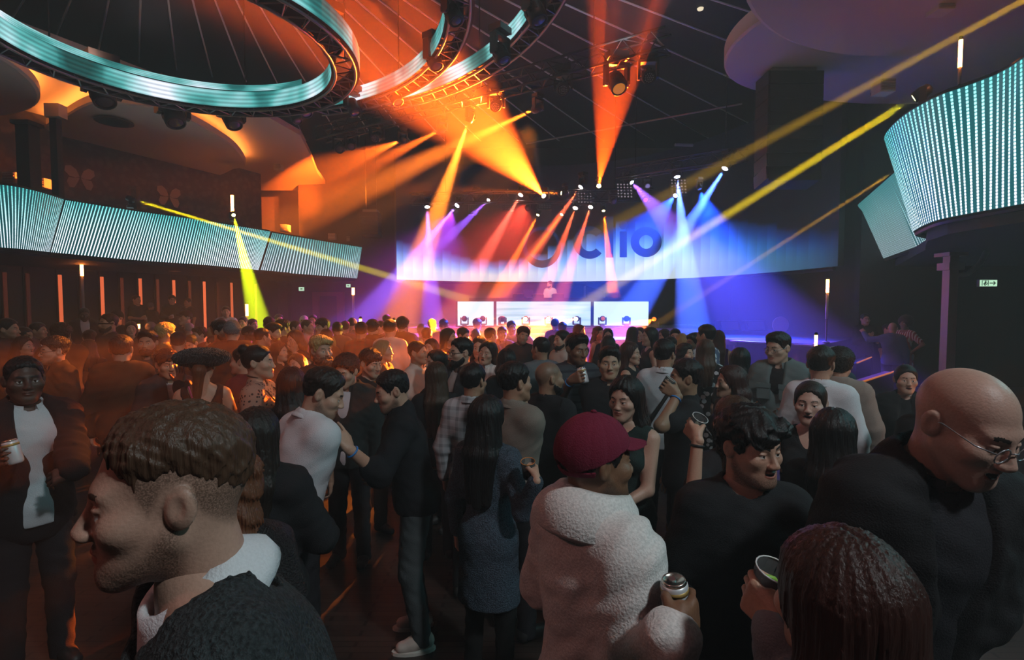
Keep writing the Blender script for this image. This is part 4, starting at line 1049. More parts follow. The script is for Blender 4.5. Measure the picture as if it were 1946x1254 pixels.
# wall light strips
def strip(px, y0, y1, e, label):
    a = on_line(px, y0, WA, WB); b_ = on_line(px, y1, WA, WB); d = Vector((WB[0]-WA[0], WB[1]-WA[1], 0)).normalized(); nrm = Vector((d.y, -d.x, 0))
    root = empty('wall_light_strip', a+nrm*.05); root.location.z = .0; tag(root, label, 'light strip', 'upright light strips on the wall under the left balcony')
    MB().box((0, 0, 1.48), (.14, .06, 2.95), Matrix.Rotation(math.atan2(d.y, d.x), 3, 'Z')).build('housing', BLK, root)
    MB().box((nrm.x*.045, nrm.y*.045, 1.5), (.075, .05, min(2.9, a.z)*2-3.0 if False else 2.6), Matrix.Rotation(math.atan2(d.y, d.x), 3, 'Z')).build('light_tube', glow((1, .17, .06), e, 'strip light', False), root)
for px, y0, y1, e, lab in ((5, 540, 606, .05, 'dim light strip on the left wall at the edge of the picture'), (48, 530, 606, .035, 'barely lit light strip left of the brightest red strip on the wall'), (109, 518, 606, .85, 'bright red light strip on the wall left of the pale tube lamp'),
        (150, 520, 600, .03, 'faint light strip on the wall behind the pale tube lamp'), (189, 523, 600, .95, 'bright red light strip on the wall right of the pale tube lamp'), (227, 525, 606, .09, 'dim light strip between two bright red ones above the man with a visor'), (262, 527, 600, .9, 'bright short red light strip above the man holding a drink by the wall'),
        (295, 528, 600, .1, 'dim light strip above the person with a pale cap by the wall'), (326, 530, 600, 1., 'bright short red light strip above the man with a white cup'), (356, 532, 600, .11, 'dim light strip behind the reddish face by the wall'), (384, 533, 597, 1.1, 'brightest long red light strip, left of the man in the pale blue shirt'),
        (410, 535, 600, .04, 'faint light strip just left of the man in the pale blue shirt'), (436, 537, 600, .8, 'red light strip right of the man in the pale blue shirt'), (482, 540, 600, .45, 'yellowish light strip beside the yellow beam')):
    strip(px, y0, y1, e, lab)
# posts and columns
def post(px, Y, z0, z1, w, mat, label, name='column', box=False):
    p = at(px, 500, Y); root = empty(name, (p.x, p.y, z0)); tag(root, label, 'column')
    MB().box((0, 0, (z1-z0)/2), (w, w, z1-z0)).build('shaft', mat, root); MB().box((0, 0, .05), (w*1.5, w*1.5, .1)).build('foot', mat, root)
    if box: MB().box((.06, -.05, z1-z0-.1), (.34, .25, .3)).build('lamp_box', plain((.45, .42, .4), .6), root)
    else: MB().box((0, 0, z1-z0-.04), (w*1.4, w*1.4, .08)).build('capital', mat, root)
post(116, 12.6, 3.1, 6.6, .16, BLK, 'slim dark post with a pale box on top on the left balcony', box=True)
post(63, 12.4, 3.1, 6.2, .3, BLK, 'thick dark pillar on the left balcony left of the slim post')
post(540, 21.4, 0, 2.95, .4, plain((.02, .018, .018), .6), 'dark column below the joint of the left balcony screens')
post(262, 14.5, 3.1, 5.2, .14, BLK, 'short black post standing behind the left balcony screen')
# pillar under the right balcony
p = at(1803, 600, 8.9); root = empty('steel_pillar', (p.x, p.y, 0)); tag(root, 'steel pillar lit red from below holding up the right balcony', 'column')
pm = plain((.32, .28, .28), .5, .2)
MB().box((0, 0, 1.4), (.15, .15, 2.8)).build('shaft', pm, root); MB().box((0, 0, .02), (.4, .4, .04)).build('foot_plate', pm, root); MB().box((0, 0, 2.62), (.26, .26, .12)).box((0, 0, 2.82), (.32, .32, .06)).build('collar', pm, root)
MB().path([(.08, 0, 2.45), (.3, 0, 2.5), (.5, 0, 2.68), (.6, 0, 2.88)], .045, 8).build('bracket', pm, root, True)
# doors in the far left corner
for i, (x0, x1, lab) in enumerate(((604, 650, 1),)):
    a = on_line(x0, 600, (-9.2, 22.9), (-4.3, 22.2)); b_ = on_line(x1, 600, (-9.2, 22.9), (-4.3, 22.2)); c = (a+b_)/2; c.z = 0; d = (b_-a); root = empty('door_1', c-Vector((0, .08, 0))); struct(root)
    root.rotation_euler = (0, 0, math.atan2(d.y, d.x)); w_ = Vector((d.x, d.y)).length
    fm = plain((.16, .05, .04), .5)
    for q in (-1, 1): struct(MB().box((q*w_*.5, -.05, 1.2), (.3, .12, 2.4)).build('door_frame', fm, root))
    struct(MB().box((0, -.05, 2.45), (w_+.3, .12, .16)).build('door_head', fm, root)); struct(MB().box((0, 0, 1.2), (w_-.3, .08, 2.4)).build('door_leaf', plain((.02, .018, .02), .5), root))
# --- the stage
ZS = 1.2
fr = [(-7.2, 12.9), (-5, 12.3), (-2, 12.05), (2, 12.05)]+[(p.x, p.y) for p in (onz(1330, 640, ZS), onz(1400, 646, ZS), onz(1480, 650, ZS), onz(1560, 655, ZS))]
stg = empty('stage', (0, 14, 0)); tag(stg, 'raised stage with a dark pleated skirt along its curved front edge', 'stage')
poly = fr+[(8.1, 12.4), (8.6, 21.9), (-5.6, 21.9), (-7.6, 16)]
stm = plain((.02, .02, .024), .45, key='stage deck', bump=.1, bscale=3)
MB().prism([(x, y-14) for x, y in poly], ZS-.12, ZS).build('deck', stm, stg)
sk_, L_ = resample([Vector((x, y, 0)) for x, y in fr], 260)
v = []
for i, p in enumerate(sk_):
    t = sk_[min(i+1, 259)]-sk_[max(i-1, 0)]; t.normalize(); n_ = Vector((t.y, -t.x, 0)); o_ = .02+.022*math.sin(i*1.9)
    v += [(p.x-n_.x*o_, p.y-14-n_.y*o_, z) for z in (0, ZS-.12)]
f = [(2*i, 2*i+2, 2*i+3, 2*i+1) for i in range(259)]; MB().add(v, f).build('skirt', plain((.05, .035, .045), .85, key='stage skirt'), stg, True)
MB().path([(p.x, p.y-14, ZS-.03) for p in sk_[::4]], .025, 5).build('edge_trim', plain((.2, .18, .22), .4, .4), stg)
MB().prism([(-7.1+14*0, -1.0-.6), (0, -1), (0, 1), (-7.1, 1)], 0, .01).build('side_panel', BLK, stg)
# curved screen
ZS0, ZS1 = 2.9, 7.4
sb = [onz(x, y, ZS0) for x, y in ((754, 531), (830, 533.5), (900, 534.8), (1000, 535.2), (1100, 534.6), (1200, 532.5), (1300, 528.6), (1400, 522.5), (1500, 514.5), (1592, 505.5))]
SP, SL = resample(sb, 120)
m, nt, b = nodes_of('stage screen'); b.inputs['Base Color'].default_value = (.004, .005, .008, 1); b.inputs['Roughness'].default_value = .4
uv = N(nt, 'ShaderNodeUVMap'); sx = N(nt, 'ShaderNodeSeparateXYZ'); nt.links.new(uv.outputs[0], sx.inputs[0])
def MM(op, a, bb=None):
    n = N(nt, 'ShaderNodeMath', _operation=op)
    for i, q in enumerate((a, bb)):
        if q is None: continue
        if isinstance(q, (int, float)): n.inputs[i].default_value = q
        else: nt.links.new(q, n.inputs[i])
    return n.outputs[0]
NP = 46
us = MM('MULTIPLY', sx.outputs[0], NP); uf = MM('FRACT', us); ui = MM('DIVIDE', MM('FLOOR', us), NP)
def ramp(src, pts, interp='LINEAR'):
    c = N(nt, 'ShaderNodeValToRGB'); nt.links.new(src, c.inputs[0]); e = c.color_ramp.elements; c.color_ramp.interpolation = interp
    e[0].position, e[0].color = pts[0][0], pts[0][1]; e[1].position, e[1].color = pts[-1][0], pts[-1][1]
    for p_, c_ in pts[1:-1]: q = e.new(p_); q.color = c_
    return c.outputs[0]
gy = lambda v_: (v_, v_, v_, 1)
hh_ = ramp(ui, [(0, gy(.46)), (.06, gy(.42)), (.16, gy(.30)), (.24, gy(.27)), (.32, gy(.36)), (.39, gy(.56)), (.5, gy(.68)), (.66, gy(.64)), (.78, gy(.52)), (.9, gy(.36)), (1, gy(.26))])
no = N(nt, 'ShaderNodeTexWhiteNoise', _noise_dimensions='1D'); nt.links.new(ui, no.inputs['W'])
hj = MM('MULTIPLY', hh_, MM('ADD', MM('MULTIPLY', no.outputs['Value'], .16), .92))
wv = MM('DIVIDE', MM('MULTIPLY', sx.outputs[1], 1.45), hj)
base_c = ramp(wv, [(0, (.80, .92, 1, 1)), (.3, (.62, .82, 1, 1)), (.52, (.22, .5, .95, 1)), (.74, (.05, .16, .5, 1)), (1, (.0006, .001, .004, 1))])
dim = ramp(sx.outputs[0], [(0, gy(1)), (.62, gy(1)), (.75, gy(.62)), (.88, gy(.3)), (1, gy(.06))])
pl_ = MM('ADD', MM('MULTIPLY', MM('SUBTRACT', 1.0, uf), MM('MULTIPLY', MM('MINIMUM', wv, 1.0), .6)), .62)
st = MM('MULTIPLY', MM('MULTIPLY', pl_, dim), 1.5)
tint = N(nt, 'ShaderNodeMix', _data_type='RGBA', _blend_type='MULTIPLY'); tint.inputs['Factor'].default_value = 1; nt.links.new(base_c, tint.inputs['A'])
nt.links.new(ramp(sx.outputs[0], [(0, (1, 1, 1, 1)), (.62, (1, 1, 1, 1)), (.8, (.25, .6, 1, 1)), (1, (.12, .5, 1, 1))]), tint.inputs['B'])
nt.links.new(tint.outputs['Result'], b.inputs['Emission Color']); nt.links.new(st, b.inputs['Emission Strength'])
scr_o = empty('stage_screen', (SP[60].x, SP[60].y, ZS0)); tag(scr_o, 'huge curved screen behind the stage glowing white and blue with dark lettering', 'screen')
c0 = scr_o.location.copy(); UP = Vector((0, 0, ZS1-ZS0))
rows = [(p-c0, p-c0+UP, i/119) for i, p in enumerate(SP)]
bk = []
for i in range(120):
    d = (SP[min(i+1, 119)]-SP[max(i-1, 0)]).normalized(); bk.append(Vector((-d.y, d.x, 0))*.15)
uv_grid('display', rows, m, scr_o, back=bk)
MB().path([p-c0+k*.4+Vector((0, 0, -.05)) for p, k in zip(SP[::3], bk[::3])], .05, 6).build('bottom_frame', BLK, scr_o)
def scr(px, py, off=.04):
    for a, b_ in zip(SP, SP[1:]):
        r = at(px, py, 1.0)-Vector((0, 0, CAMZ)); q = on_line(px, py, (a.x, a.y), (b_.x, b_.y)); d = b_-a; t = ((q.x-a.x)*d.x+(q.y-a.y)*d.y)/(d.x*d.x+d.y*d.y)
        if -.001 <= t <= 1.001:
            nn = Vector((d.y, -d.x, 0)).normalized(); return q+nn*off-c0
    return at(px, py, 18)-c0
LET = glow((.012, .03, .11), .8, 'dark lettering', False)
def letter(name, outer, inner=None):
    """outline given as pixel rings, a loop with a matching inner loop or a plain loop"""
    v = []; f = []
    n = len(outer)
    for off in (.03, .05):
        v += [scr(x, y, off) for x, y in outer]
        if inner: v += [scr(x, y, off) for x, y in inner]
    m_ = n*(2 if inner else 1)
    if inner:
        for base in (0, m_): f += [(base+i, base+(i+1) % n, base+n+(i+1) % n, base+n+i) for i in range(n if inner[0] != 'open' else n-1)]
    else: f += [tuple(range(n)), tuple(range(m_, m_+n))]
    f += [(i, (i+1) % n, m_+(i+1) % n, m_+i) for i in range(n)]
    if inner: f += [(n+i, n+(i+1) % n, m_+n+(i+1) % n, m_+n+i) for i in range(n)]
    MB().add(v, f).build(name, LET, scr_o)
E_ = lambda cx, cy, rx, ry, a0=0, a1=360, n=36: [(cx+rx*math.cos(math.radians(a0+(a1-a0)*i/(n if a1-a0 == 360 else n-1))), cy+ry*math.sin(math.radians(a0+(a1-a0)*i/(n if a1-a0 == 360 else n-1)))) for i in range(n)]
letter('logo_ring', E_(1030, 470, 36, 39), E_(1030, 466, 29, 29))
letter('letter_c', E_(1121, 461, 31, 31, 42, 318, 26)+E_(1121, 461, 16.5, 16.5, 318, 42, 26))
bar = lambda x0, x1, y0, y1: [(x0, y0), (x1, y0), (x1, y1), (x0, y1)]
letter('letter_l', bar(1152.5, 1166, 412, 489.5)); letter('letter_i', bar(1178.5, 1192, 440, 489)); letter('letter_i_dot', E_(1185, 428, 8, 8, n=16))
letter('letter_o', E_(1229, 460, 29.5, 28.5), E_(1229, 460, 13.5, 13))
# riser and DJ booth
rz = empty('stage_riser', (1.2, 15.5, ZS)); tag(rz, 'low black riser under the booth on the stage', 'platform')
MB().box((.1, 0, .07), (8.4, 1.9, .14)).build('platform', BLK, rz); MB().box((.1, -.96, .07), (8.4, .03, .12)).build('front_trim', plain((.35, .33, .36), .4), rz)
YB = 15.4
bo = at(1051, 596, YB); bth = empty('dj_booth', (bo.x, YB, ZS+.14)); tag(bth, 'wide DJ booth fronted by three bright white screens', 'DJ booth')
booth_m = glow((.74, .93, 1), 1.2, 'booth screen')
m2, nt, b = nodes_of('booth screen with ripples'); b.inputs['Base Color'].default_value = (0, 0, 0, 1)
tc = N(nt, 'ShaderNodeTexCoord'); mp = N(nt, 'ShaderNodeMapping', Scale=(.25, 1, 5)); nt.links.new(tc.outputs['Object'], mp.inputs[0]); no = N(nt, 'ShaderNodeTexNoise', Scale=1.6, Detail=2.0); nt.links.new(mp.outputs[0], no.inputs['Vector'])
cr = N(nt, 'ShaderNodeValToRGB'); nt.links.new(no.outputs['Fac'], cr.inputs[0]); cr.color_ramp.elements[0].position = .35; cr.color_ramp.elements[0].color = (.38, .62, .66, 1); cr.color_ramp.elements[1].position = .58; cr.color_ramp.elements[1].color = (.72, .95, .97, 1)
nt.links.new(cr.outputs[0], b.inputs['Emission Color']); b.inputs['Emission Strength'].default_value = 1.1
B0 = Vector((bo.x, YB, ZS+.14))
zt = at(1000, 573, YB).z; zb = at(1000, 618.5, YB).z
for nm, x0, x1, mt in (('front_screen', 870, 938, booth_m), ('front_screen', 943.5, 1122, m2), ('front_screen', 1128.5, 1231.5, booth_m)):
    a = at(x0, 596, YB).x-B0.x; b_ = at(x1, 596, YB).x-B0.x
    MB().box(((a+b_)/2, -.02, (zt+zb)/2-B0.z), (b_-a, .06, zt-zb)).build(nm, mt, bth)
xa, xb = at(866, 596, YB).x-B0.x, at(1236, 596, YB).x-B0.x
MB().box(((xa+xb)/2, .45, (zt-B0.z)/2), (xb-xa, .86, zt-B0.z)).build('carcass', BLK, bth); MB().box(((xa+xb)/2-.2, .4, zt-B0.z+.06), (xb-xa-1.2, 1.0, .1)).build('desk_top', plain((.05, .04, .045), .5), bth)
zd = zt+.11
def gear(px, w, d, h, label, name='media_player', y=.35):
    p = at(px, 560, YB+y); r = empty(name, (p.x, YB+y, zd)); tag(r, label, 'DJ equipment')
    MB().box((0, 0, h/2), (w, d, h)).build('case', DMET, r); MB().lathe([(.12, 0), (.12, .02), (.1, .025)], (0, -.02, h), 20).build('jog_wheel', plain((.1, .1, .1), .3, .5), r)
    b_ = MB()
    for i in range(6): b_.box((-w*.4+i*w*.16, -d*.4, h+.008), (.03, .03, .016))
    b_.build('button_row', plain((.3, .1, .05), .4), r)
gear(985, .34, .38, .11, 'flat media player at the left end of the booth desk'); gear(1022, .34, .36, .1, 'flat mixer on the booth desk in front of the person in white', 'mixer'); gear(1060, .34, .38, .11, 'flat media player right of the person at the booth')
p = at(1008, 548, YB+.3); r = empty('laptop', (p.x, p.y, zd)); tag(r, 'open laptop on the booth desk left of the person in white', 'laptop'); r.rotation_euler = (0, 0, .35)
MB().box((0, 0, .02), (.34, .24, .03)).build('laptop_base', plain((.2, .2, .21), .4, .5), r); MB().box((0, .17, .14), (.34, .012, .23), Matrix.Rotation(-.3, 3, 'X')).build('laptop_lid', plain((.1, .1, .11), .4, .4), r)
p = at(1128, 552, YB+.4); r = empty('monitor_speaker', (p.x, p.y, zt+.11)); tag(r, 'big dark slant topped monitor speaker on the right of the booth', 'speaker')
MB().add([(-.26, -.25, 0), (.26, -.25, 0), (.26, .25, 0), (-.26, .25, 0), (-.26, -.2, .36), (.26, -.2, .2), (.26, .25, .2), (-.26, .25, .36)], [(0, 1, 2, 3), (4, 5, 6, 7), (0, 1, 5, 4), (1, 2, 6, 5), (2, 3, 7, 6), (3, 0, 4, 7)]).build('cabinet', DMET, r); MB().box((0, -.235, .1), (.42, .03, .16)).build('grille', plain((.05, .05, .055), .6), r)
p = at(1161, 566, YB+.4); r = empty('equipment_case', (p.x, p.y, zt)); tag(r, 'low black equipment case at the right end of the booth', 'case'); MB().box((0, 0, .12), (.42, .4, .24)).build('case_body', DMET, r); MB().box((0, 0, .25), (.44, .42, .03)).build('case_lid', plain((.06, .06, .065), .4), r)
# stage wedges and drum
for px, lab in ((1383, 'left one of two low wedge speakers at the back of the blue stage'), (1432, 'right one of two low wedge speakers, next to the round disc')):
    p = onz(px, 628, ZS); r = empty('wedge_speaker', p); tag(r, lab, 'speaker'); MB().add([(-.33, -.2, 0), (.33, -.2, 0), (.33, .2, 0), (-.33, .2, 0), (-.33, -.05, .3), (.33, -.05, .3), (.33, .2, .3), (-.33, .2, .3)], [(0, 1, 2, 3), (4, 5, 6, 7), (0, 1, 5, 4), (1, 2, 6, 5), (2, 3, 7, 6), (3, 0, 4, 7)]).build('cabinet', DMET, r); MB().box((0, -.15, .15), (.5, .03, .26), Matrix.Rotation(-.46, 3, 'X')).build('grille', plain((.06, .06, .07), .5), r)
p = onz(1483, 634, ZS); r = empty('round_disc', (p.x, p.y, ZS)); tag(r, 'pale round disc standing on the right of the stage', 'stage prop')
MB().lathe([(.22, -.02), (.225, 0), (.22, .02)], (0, 0, .24), 28, Matrix.Rotation(math.pi/2, 3, 'X')).build('disc', plain((.35, .27, .34), .5), r); MB().box((0, 0, .02), (.2, .14, .04)).build('foot', BLK, r)
# steps with lit edges
for (a_, b2, z, lab) in (((1630, 690), (1657, 679), .82, 'further of two low dark barriers with orange lit edges at the right'), ((1637, 727), (1702, 706), .7, 'nearer of two low dark barriers with orange lit edges at the right')):
    a = onz(*a_, z); c = onz(*b2, z); d = (c-a); L = d.length; ang = math.atan2(d.y, d.x); r = empty('barrier', (a.x, a.y, 0), ang); tag(r, lab, 'barrier', 'lit barriers beside the stage')
    MB().box((L/2, .1, z/2), (L, .16, z-.02)).build('panel', BLK, r); MB().box((L/2, .01, z+.005), (L, .025, .022)).build('edge_light', glow((1, .28, .04), .5, 'step light', False), r)
# low platform rim at the right
p0, p1 = onz(1650, 770, .35), onz(1745, 840, .35)
r = empty('low_platform', (6.9, 6.2, 0)); tag(r, 'dark low platform to the right of the crowd below the balcony', 'platform'); MB().prism([(-3.0, .55), (-2.2, -1.9), (2.6, -2.4), (2.6, 2.4), (-1.3, 2.4)], 0, .3).build('deck', plain((.03, .022, .03), .5), r); MB().path([(-1.3, 2.4, .31), (-3.0, .55, .31), (-2.2, -1.9, .31)], .018, 5).build('edge_trim', plain((.25, .12, .14), .4), r)
# VIP tiers under the left balcony
r = empty('seating_platform', (-9.5, 15, 0)); tag(r, 'dark two level platform along the wall under the left balcony', 'platform')
MB().prism([(-2.8, -5.6), (1.9, -5.4), (2.2, 0), (2.4, 3.2), (2.6, 6.6), (1.0, 6.6)], 0, .2).build('lower_level', BLK, r); MB().prism([(-2.8, -2.6), (-1.1, -2.2), (1.3, 3.6), (1.6, 6.4), (.6, 6.4)], .2, .5).build('upper_level', BLK, r)
# --- box trusses over the stage
def box_truss(a, b_, s, label, mat=METAL):
    a = Vector(a); b_ = Vector(b_); L = (b_-a).length; root = empty('lighting_truss', a); tag(root, label, 'truss', 'straight trusses over the stage')
    root.rotation_mode = 'QUATERNION'; root.rotation_quaternion = (b_-a).to_track_quat('X', 'Z')
    h = s/2
    for y in (-h, h):
        for z in (-h, h): MB().tube((0, y, z), (L, y, z), .024, n=6).build('chord', mat, root, True)
    g = MB(); n = int(L/.5); st = L/n
    for i in range(n):
        x0, x1, x2 = i*st, (i+.5)*st, (i+1)*st
        for y in (-h, h): g.tube((x0, y, -h), (x1, y, h), .011, n=4, caps=False).tube((x1, y, h), (x2, y, -h), .011, n=4, caps=False)
        for z in (-h, h): g.tube((x0, -h, z), (x1, h, z), .011, n=4, caps=False).tube((x1, h, z), (x2, -h, z), .011, n=4, caps=False)
    g.build('lattice', mat, root)
    for t in (.15, .85): MB().tube((L*t, 0, h), (L*t, 0, 8.46-a.z), .012, n=6).build('hanging_cable', BLK, root)
tA, tB = onz(1270, 78, 6.55), onz(610, 256, 6.55)
box_truss(tA, tB, .34, 'dark truss slanting down to the left from under the ceiling rods', DMET)
def trY(px):   # depth of that truss where the photo shows column px
    return on_line(px, 300, (tA.x, tA.y), (tB.x, tB.y)).y
t2a, t2b = at(780, 378, 16.2), at(1240, 338, 15.6); t2b.z = t2a.z
box_truss(t2a, t2b, .3, 'truss above the middle of the stage carrying the lamps', DMET)
t3a, t3b = at(1175, 330, 15.2), at(1420, 300, 13.2); t3b.z = t3a.z
box_truss(t3a, t3b, .3, 'truss above the blue lit right side of the stage', DMET)
p0, p1 = onz(1000, 273, 7.6), onz(1410, 197, 7.6)
o = MB().tube(p0, p1, .03, n=8).build('ceiling_pipe', METAL); tag(o, 'long thin pipe running below the ceiling over the stage', 'pipe')
# line arrays
def line_array(px0, px1, y0, y1, Y, n, label, tilt=0):
    a = at(px0, y0, Y); b_ = at(px1, y1, Y); w_ = b_.x-a.x; hgt = a.z-b_.z; r = empty('line_array', ((a.x+b_.x)/2, Y+.3, a.z)); tag(r, label, 'speaker'); h = hgt/n
    r.rotation_euler = (0, 0, tilt)
    for i in range(n):
        z = -h*(i+.5); k = MB().box((0, 0, z), (w_, .55, h*.95), Matrix.Rotation(-.03*i*i/n, 3, 'X')).build('speaker_cabinet', DMET, r); MB().box((0, -.285, z), (w_*.94, .02, h*.84), Matrix.Rotation(-.03*i*i/n, 3, 'X')).build('grille', plain((.02, .02, .023), .6), k)
    MB().box((0, 0, .05), (w_*.8, .4, .08)).build('fly_frame', METAL, r)
    for q in (-1, 1): MB().tube((q*w_*.3, 0, .05), (q*w_*.3, 0, max(.2, 8.45-a.z)), .015, n=6).build('hanging_cable', BLK, r)
line_array(1462, 1562, 132, 345, 10.6, 8, 'tall black column of hanging speakers right of the stage')
line_array(684, 718, 402, 446, 17, 5, 'small hanging column of speakers left of the stage screen')
# small pale boxes on and under the balconies
def wall_box(px, py, wpx, Y, label, louver=True, col=(.6, .6, .6)):
    p = at(px, py, Y); s = wpx*Y/FOC; r = empty('wall_speaker', p-Vector((0, 0, s*.45))); tag(r, label, 'speaker box', 'small pale speaker boxes around the balconies')
    MB().box((0, .12, s*.45), (s, .24, s*.85)).build('case', plain(col, .6), r)
    b_ = MB()
    for i in range(4): b_.box((0, -.012, s*(.15+.2*i)), (s*.88, .03, s*.1))
    b_.build('louvre', plain([c*.6 for c in col], .5), r); MB().box((0, .3, s*.45), (s*.25, .2, s*.2)).build('bracket', BLK, r)
wall_box(16, 337, 24, 13, 'bright pale box on the left balcony at the edge of the picture'); wall_box(73, 347, 21, 13, 'pale louvred box on the left balcony right of the bright one'); wall_box(527, 317, 13, 19, 'small lit box high on the wall left of the orange beams')
wall_box(540, 433, 15, 20, 'small pale box above the joint of the left balcony screens'); wall_box(630, 449, 13, 22, 'small pale box above the far left balcony screen'); wall_box(664, 454, 12, 22.6, 'small pale box near the stage end of the left balcony'); wall_box(327, 509, 14, 15.5, 'small box lit orange hanging under the left balcony', col=(.7, .45, .3))  # orange light on the last box is put into its colour
wall_box(1688, 161, 28, 9.2, 'pale louvred box on the wall above the thick yellow beam'); wall_box(1800, 3, 30, 7.6, 'pale box at the top edge above the right balcony')
# exit signs
def exit_sign(px, py, wpx, hpx, Y, label, ang=0):
    p = at(px, py, Y); w_ = wpx*Y/FOC; h_ = hpx*Y/FOC; r = empty('exit_sign', p, ang); tag(r, label, 'exit sign', 'lit exit signs')
    MB().box((0, .03, 0), (w_*1.06, .06, h_*1.12)).build('sign_case', plain((.1, .1, .1), .5), r)
    MB().box((0, -.006, 0), (w_, .012, h_)).build('sign_face', glow((.55, .9, .62), 1.1, 'exit sign face', False), r)
    if wpx > 20:
        g = plain((.02, .22, .08), .6); k = h_
        def pic(name, shapes):
            b_ = MB()
            for x, z, w2, h2, a in shapes: b_.box((x, -.016, z), (w2, .006, h2), Matrix.Rotation(a, 3, 'Y'))
            b_.build(name, g, r)
        pic('arrow', [(w_*.18, 0, w_*.28, k*.14, 0), (w_*.33, k*.12, w_*.16, k*.12, .8), (w_*.33, -k*.12, w_*.16, k*.12, -.8)])
        pic('running_figure', [(-w_*.22, k*.02, w_*.09, k*.36, .3), (-w_*.27, -k*.22, w_*.16, k*.1, .9), (-w_*.15, -k*.2, w_*.15, k*.1, -.7), (-w_*.14, k*.05, w_*.14, k*.08, .4), (-w_*.19, k*.3, w_*.06, k*.16, 0)])
        pic('door_pictogram', [(-w_*.40, 0, w_*.03, k*.8, 0), (-w_*.04, 0, w_*.03, k*.8, 0), (-w_*.22, k*.4, w_*.38, k*.06, 0)])
    else: MB().box((0, -.015, 0), (w_*.4, .006, h_*.3)).build('arrow', plain((.05, .3, .1), .6), r)
exit_sign(1878, 538, 32, 12, 10.5, 'lit green exit sign with arrow on the dark wall at the right'); exit_sign(573, 549, 10, 7, 21, 'small lit exit sign left of the doors under the left balcony'); exit_sign(662, 543, 8, 6, 21.5, 'small lit exit sign above the thin tube lamp by the doors')
# --- tube lamps
def tube_lamp(px, y0, y1, y2, Y, label, e=55, pole=True, z_base=None):
    a = at(px, y0, Y); b_ = at(px, y1, Y); c = at(px, y2, Y); zb = c.z if z_base is None else z_base
    r = empty('tube_lamp', (a.x, Y, zb)); tag(r, label, 'tube lamp', 'orange tube lamps around the hall')
    rr = max(.022, 2.6*Y/FOC)
    MB().tube((0, 0, b_.z-zb), (0, 0, a.z-zb), rr, n=10).build('lit_tube', glow((1, .22, .035), e, 'tube light'), r, True)
    MB().tube((0, 0, max(0, c.z-zb)), (0, 0, b_.z-zb), rr*.9, n=10).build('unlit_tube', plain((.5, .45, .45), .4), r, True)
    if c.z-zb > .05: MB().tube((0, 0, 0), (0, 0, c.z-zb), rr*.5, n=8).build('stand_pole', BLK, r)
    MB().lathe([(rr*2.5, 0), (rr*2.5, .03), (rr, .05)], n=12).build('foot', BLK, r)
    MB().lathe([(rr*1.05, 0), (rr*1.05, .04), (rr*.6, .05)], (0, 0, a.z-zb), 10).build('end_cap', BLK, r)
tube_lamp(155, 501, 524, 586, 13.2, 'tall tube lamp with glowing orange top under the left balcony', z_base=.2)
tube_lamp(441, 371, 402, 420, 17.6, 'tube lamp glowing orange on the left balcony above the yellow beam', z_base=3.12)
tube_lamp(469, 578, 600, 612, 13.5, 'short glowing tube lamp left of the green yellow beam at the back', z_base=.0)
tube_lamp(671, 547, 560, 602, 20, 'thin tube lamp standing by the doors left of the stage', z_base=0)
tube_lamp(1573, 531, 556, 606, 10.6, 'tube lamp glowing orange at the right end of the stage', z_base=1.2)
tube_lamp(1551, 637, 664, 672, 8.6, 'glowing tube lamp above the head of the man in the white shirt', e=70, z_base=0)
tube_lamp(1826, 76, 128, 160, 7.0, 'tube lamp glowing orange above the big right balcony screen', z_base=3.1)
tube_lamp(1962, 700, 790, 830, 3.6, 'orange tube lamp at the right edge behind the bald laughing man', e=30, z_base=0)
tube_lamp(263, 616, 624, 640, 9.8, 'small orange lamp among the heads near the smiling woman at the back left', e=40, z_base=0)
tube_lamp(685, 606, 614, 630, 10.5, 'small orange lamp above the man in the red checked shirt', e=40, z_base=0)
tube_lamp(749, 609, 624, 640, 9.3, 'bright orange lamp beside the man in the pale shirt with his back turned', e=90, z_base=0)
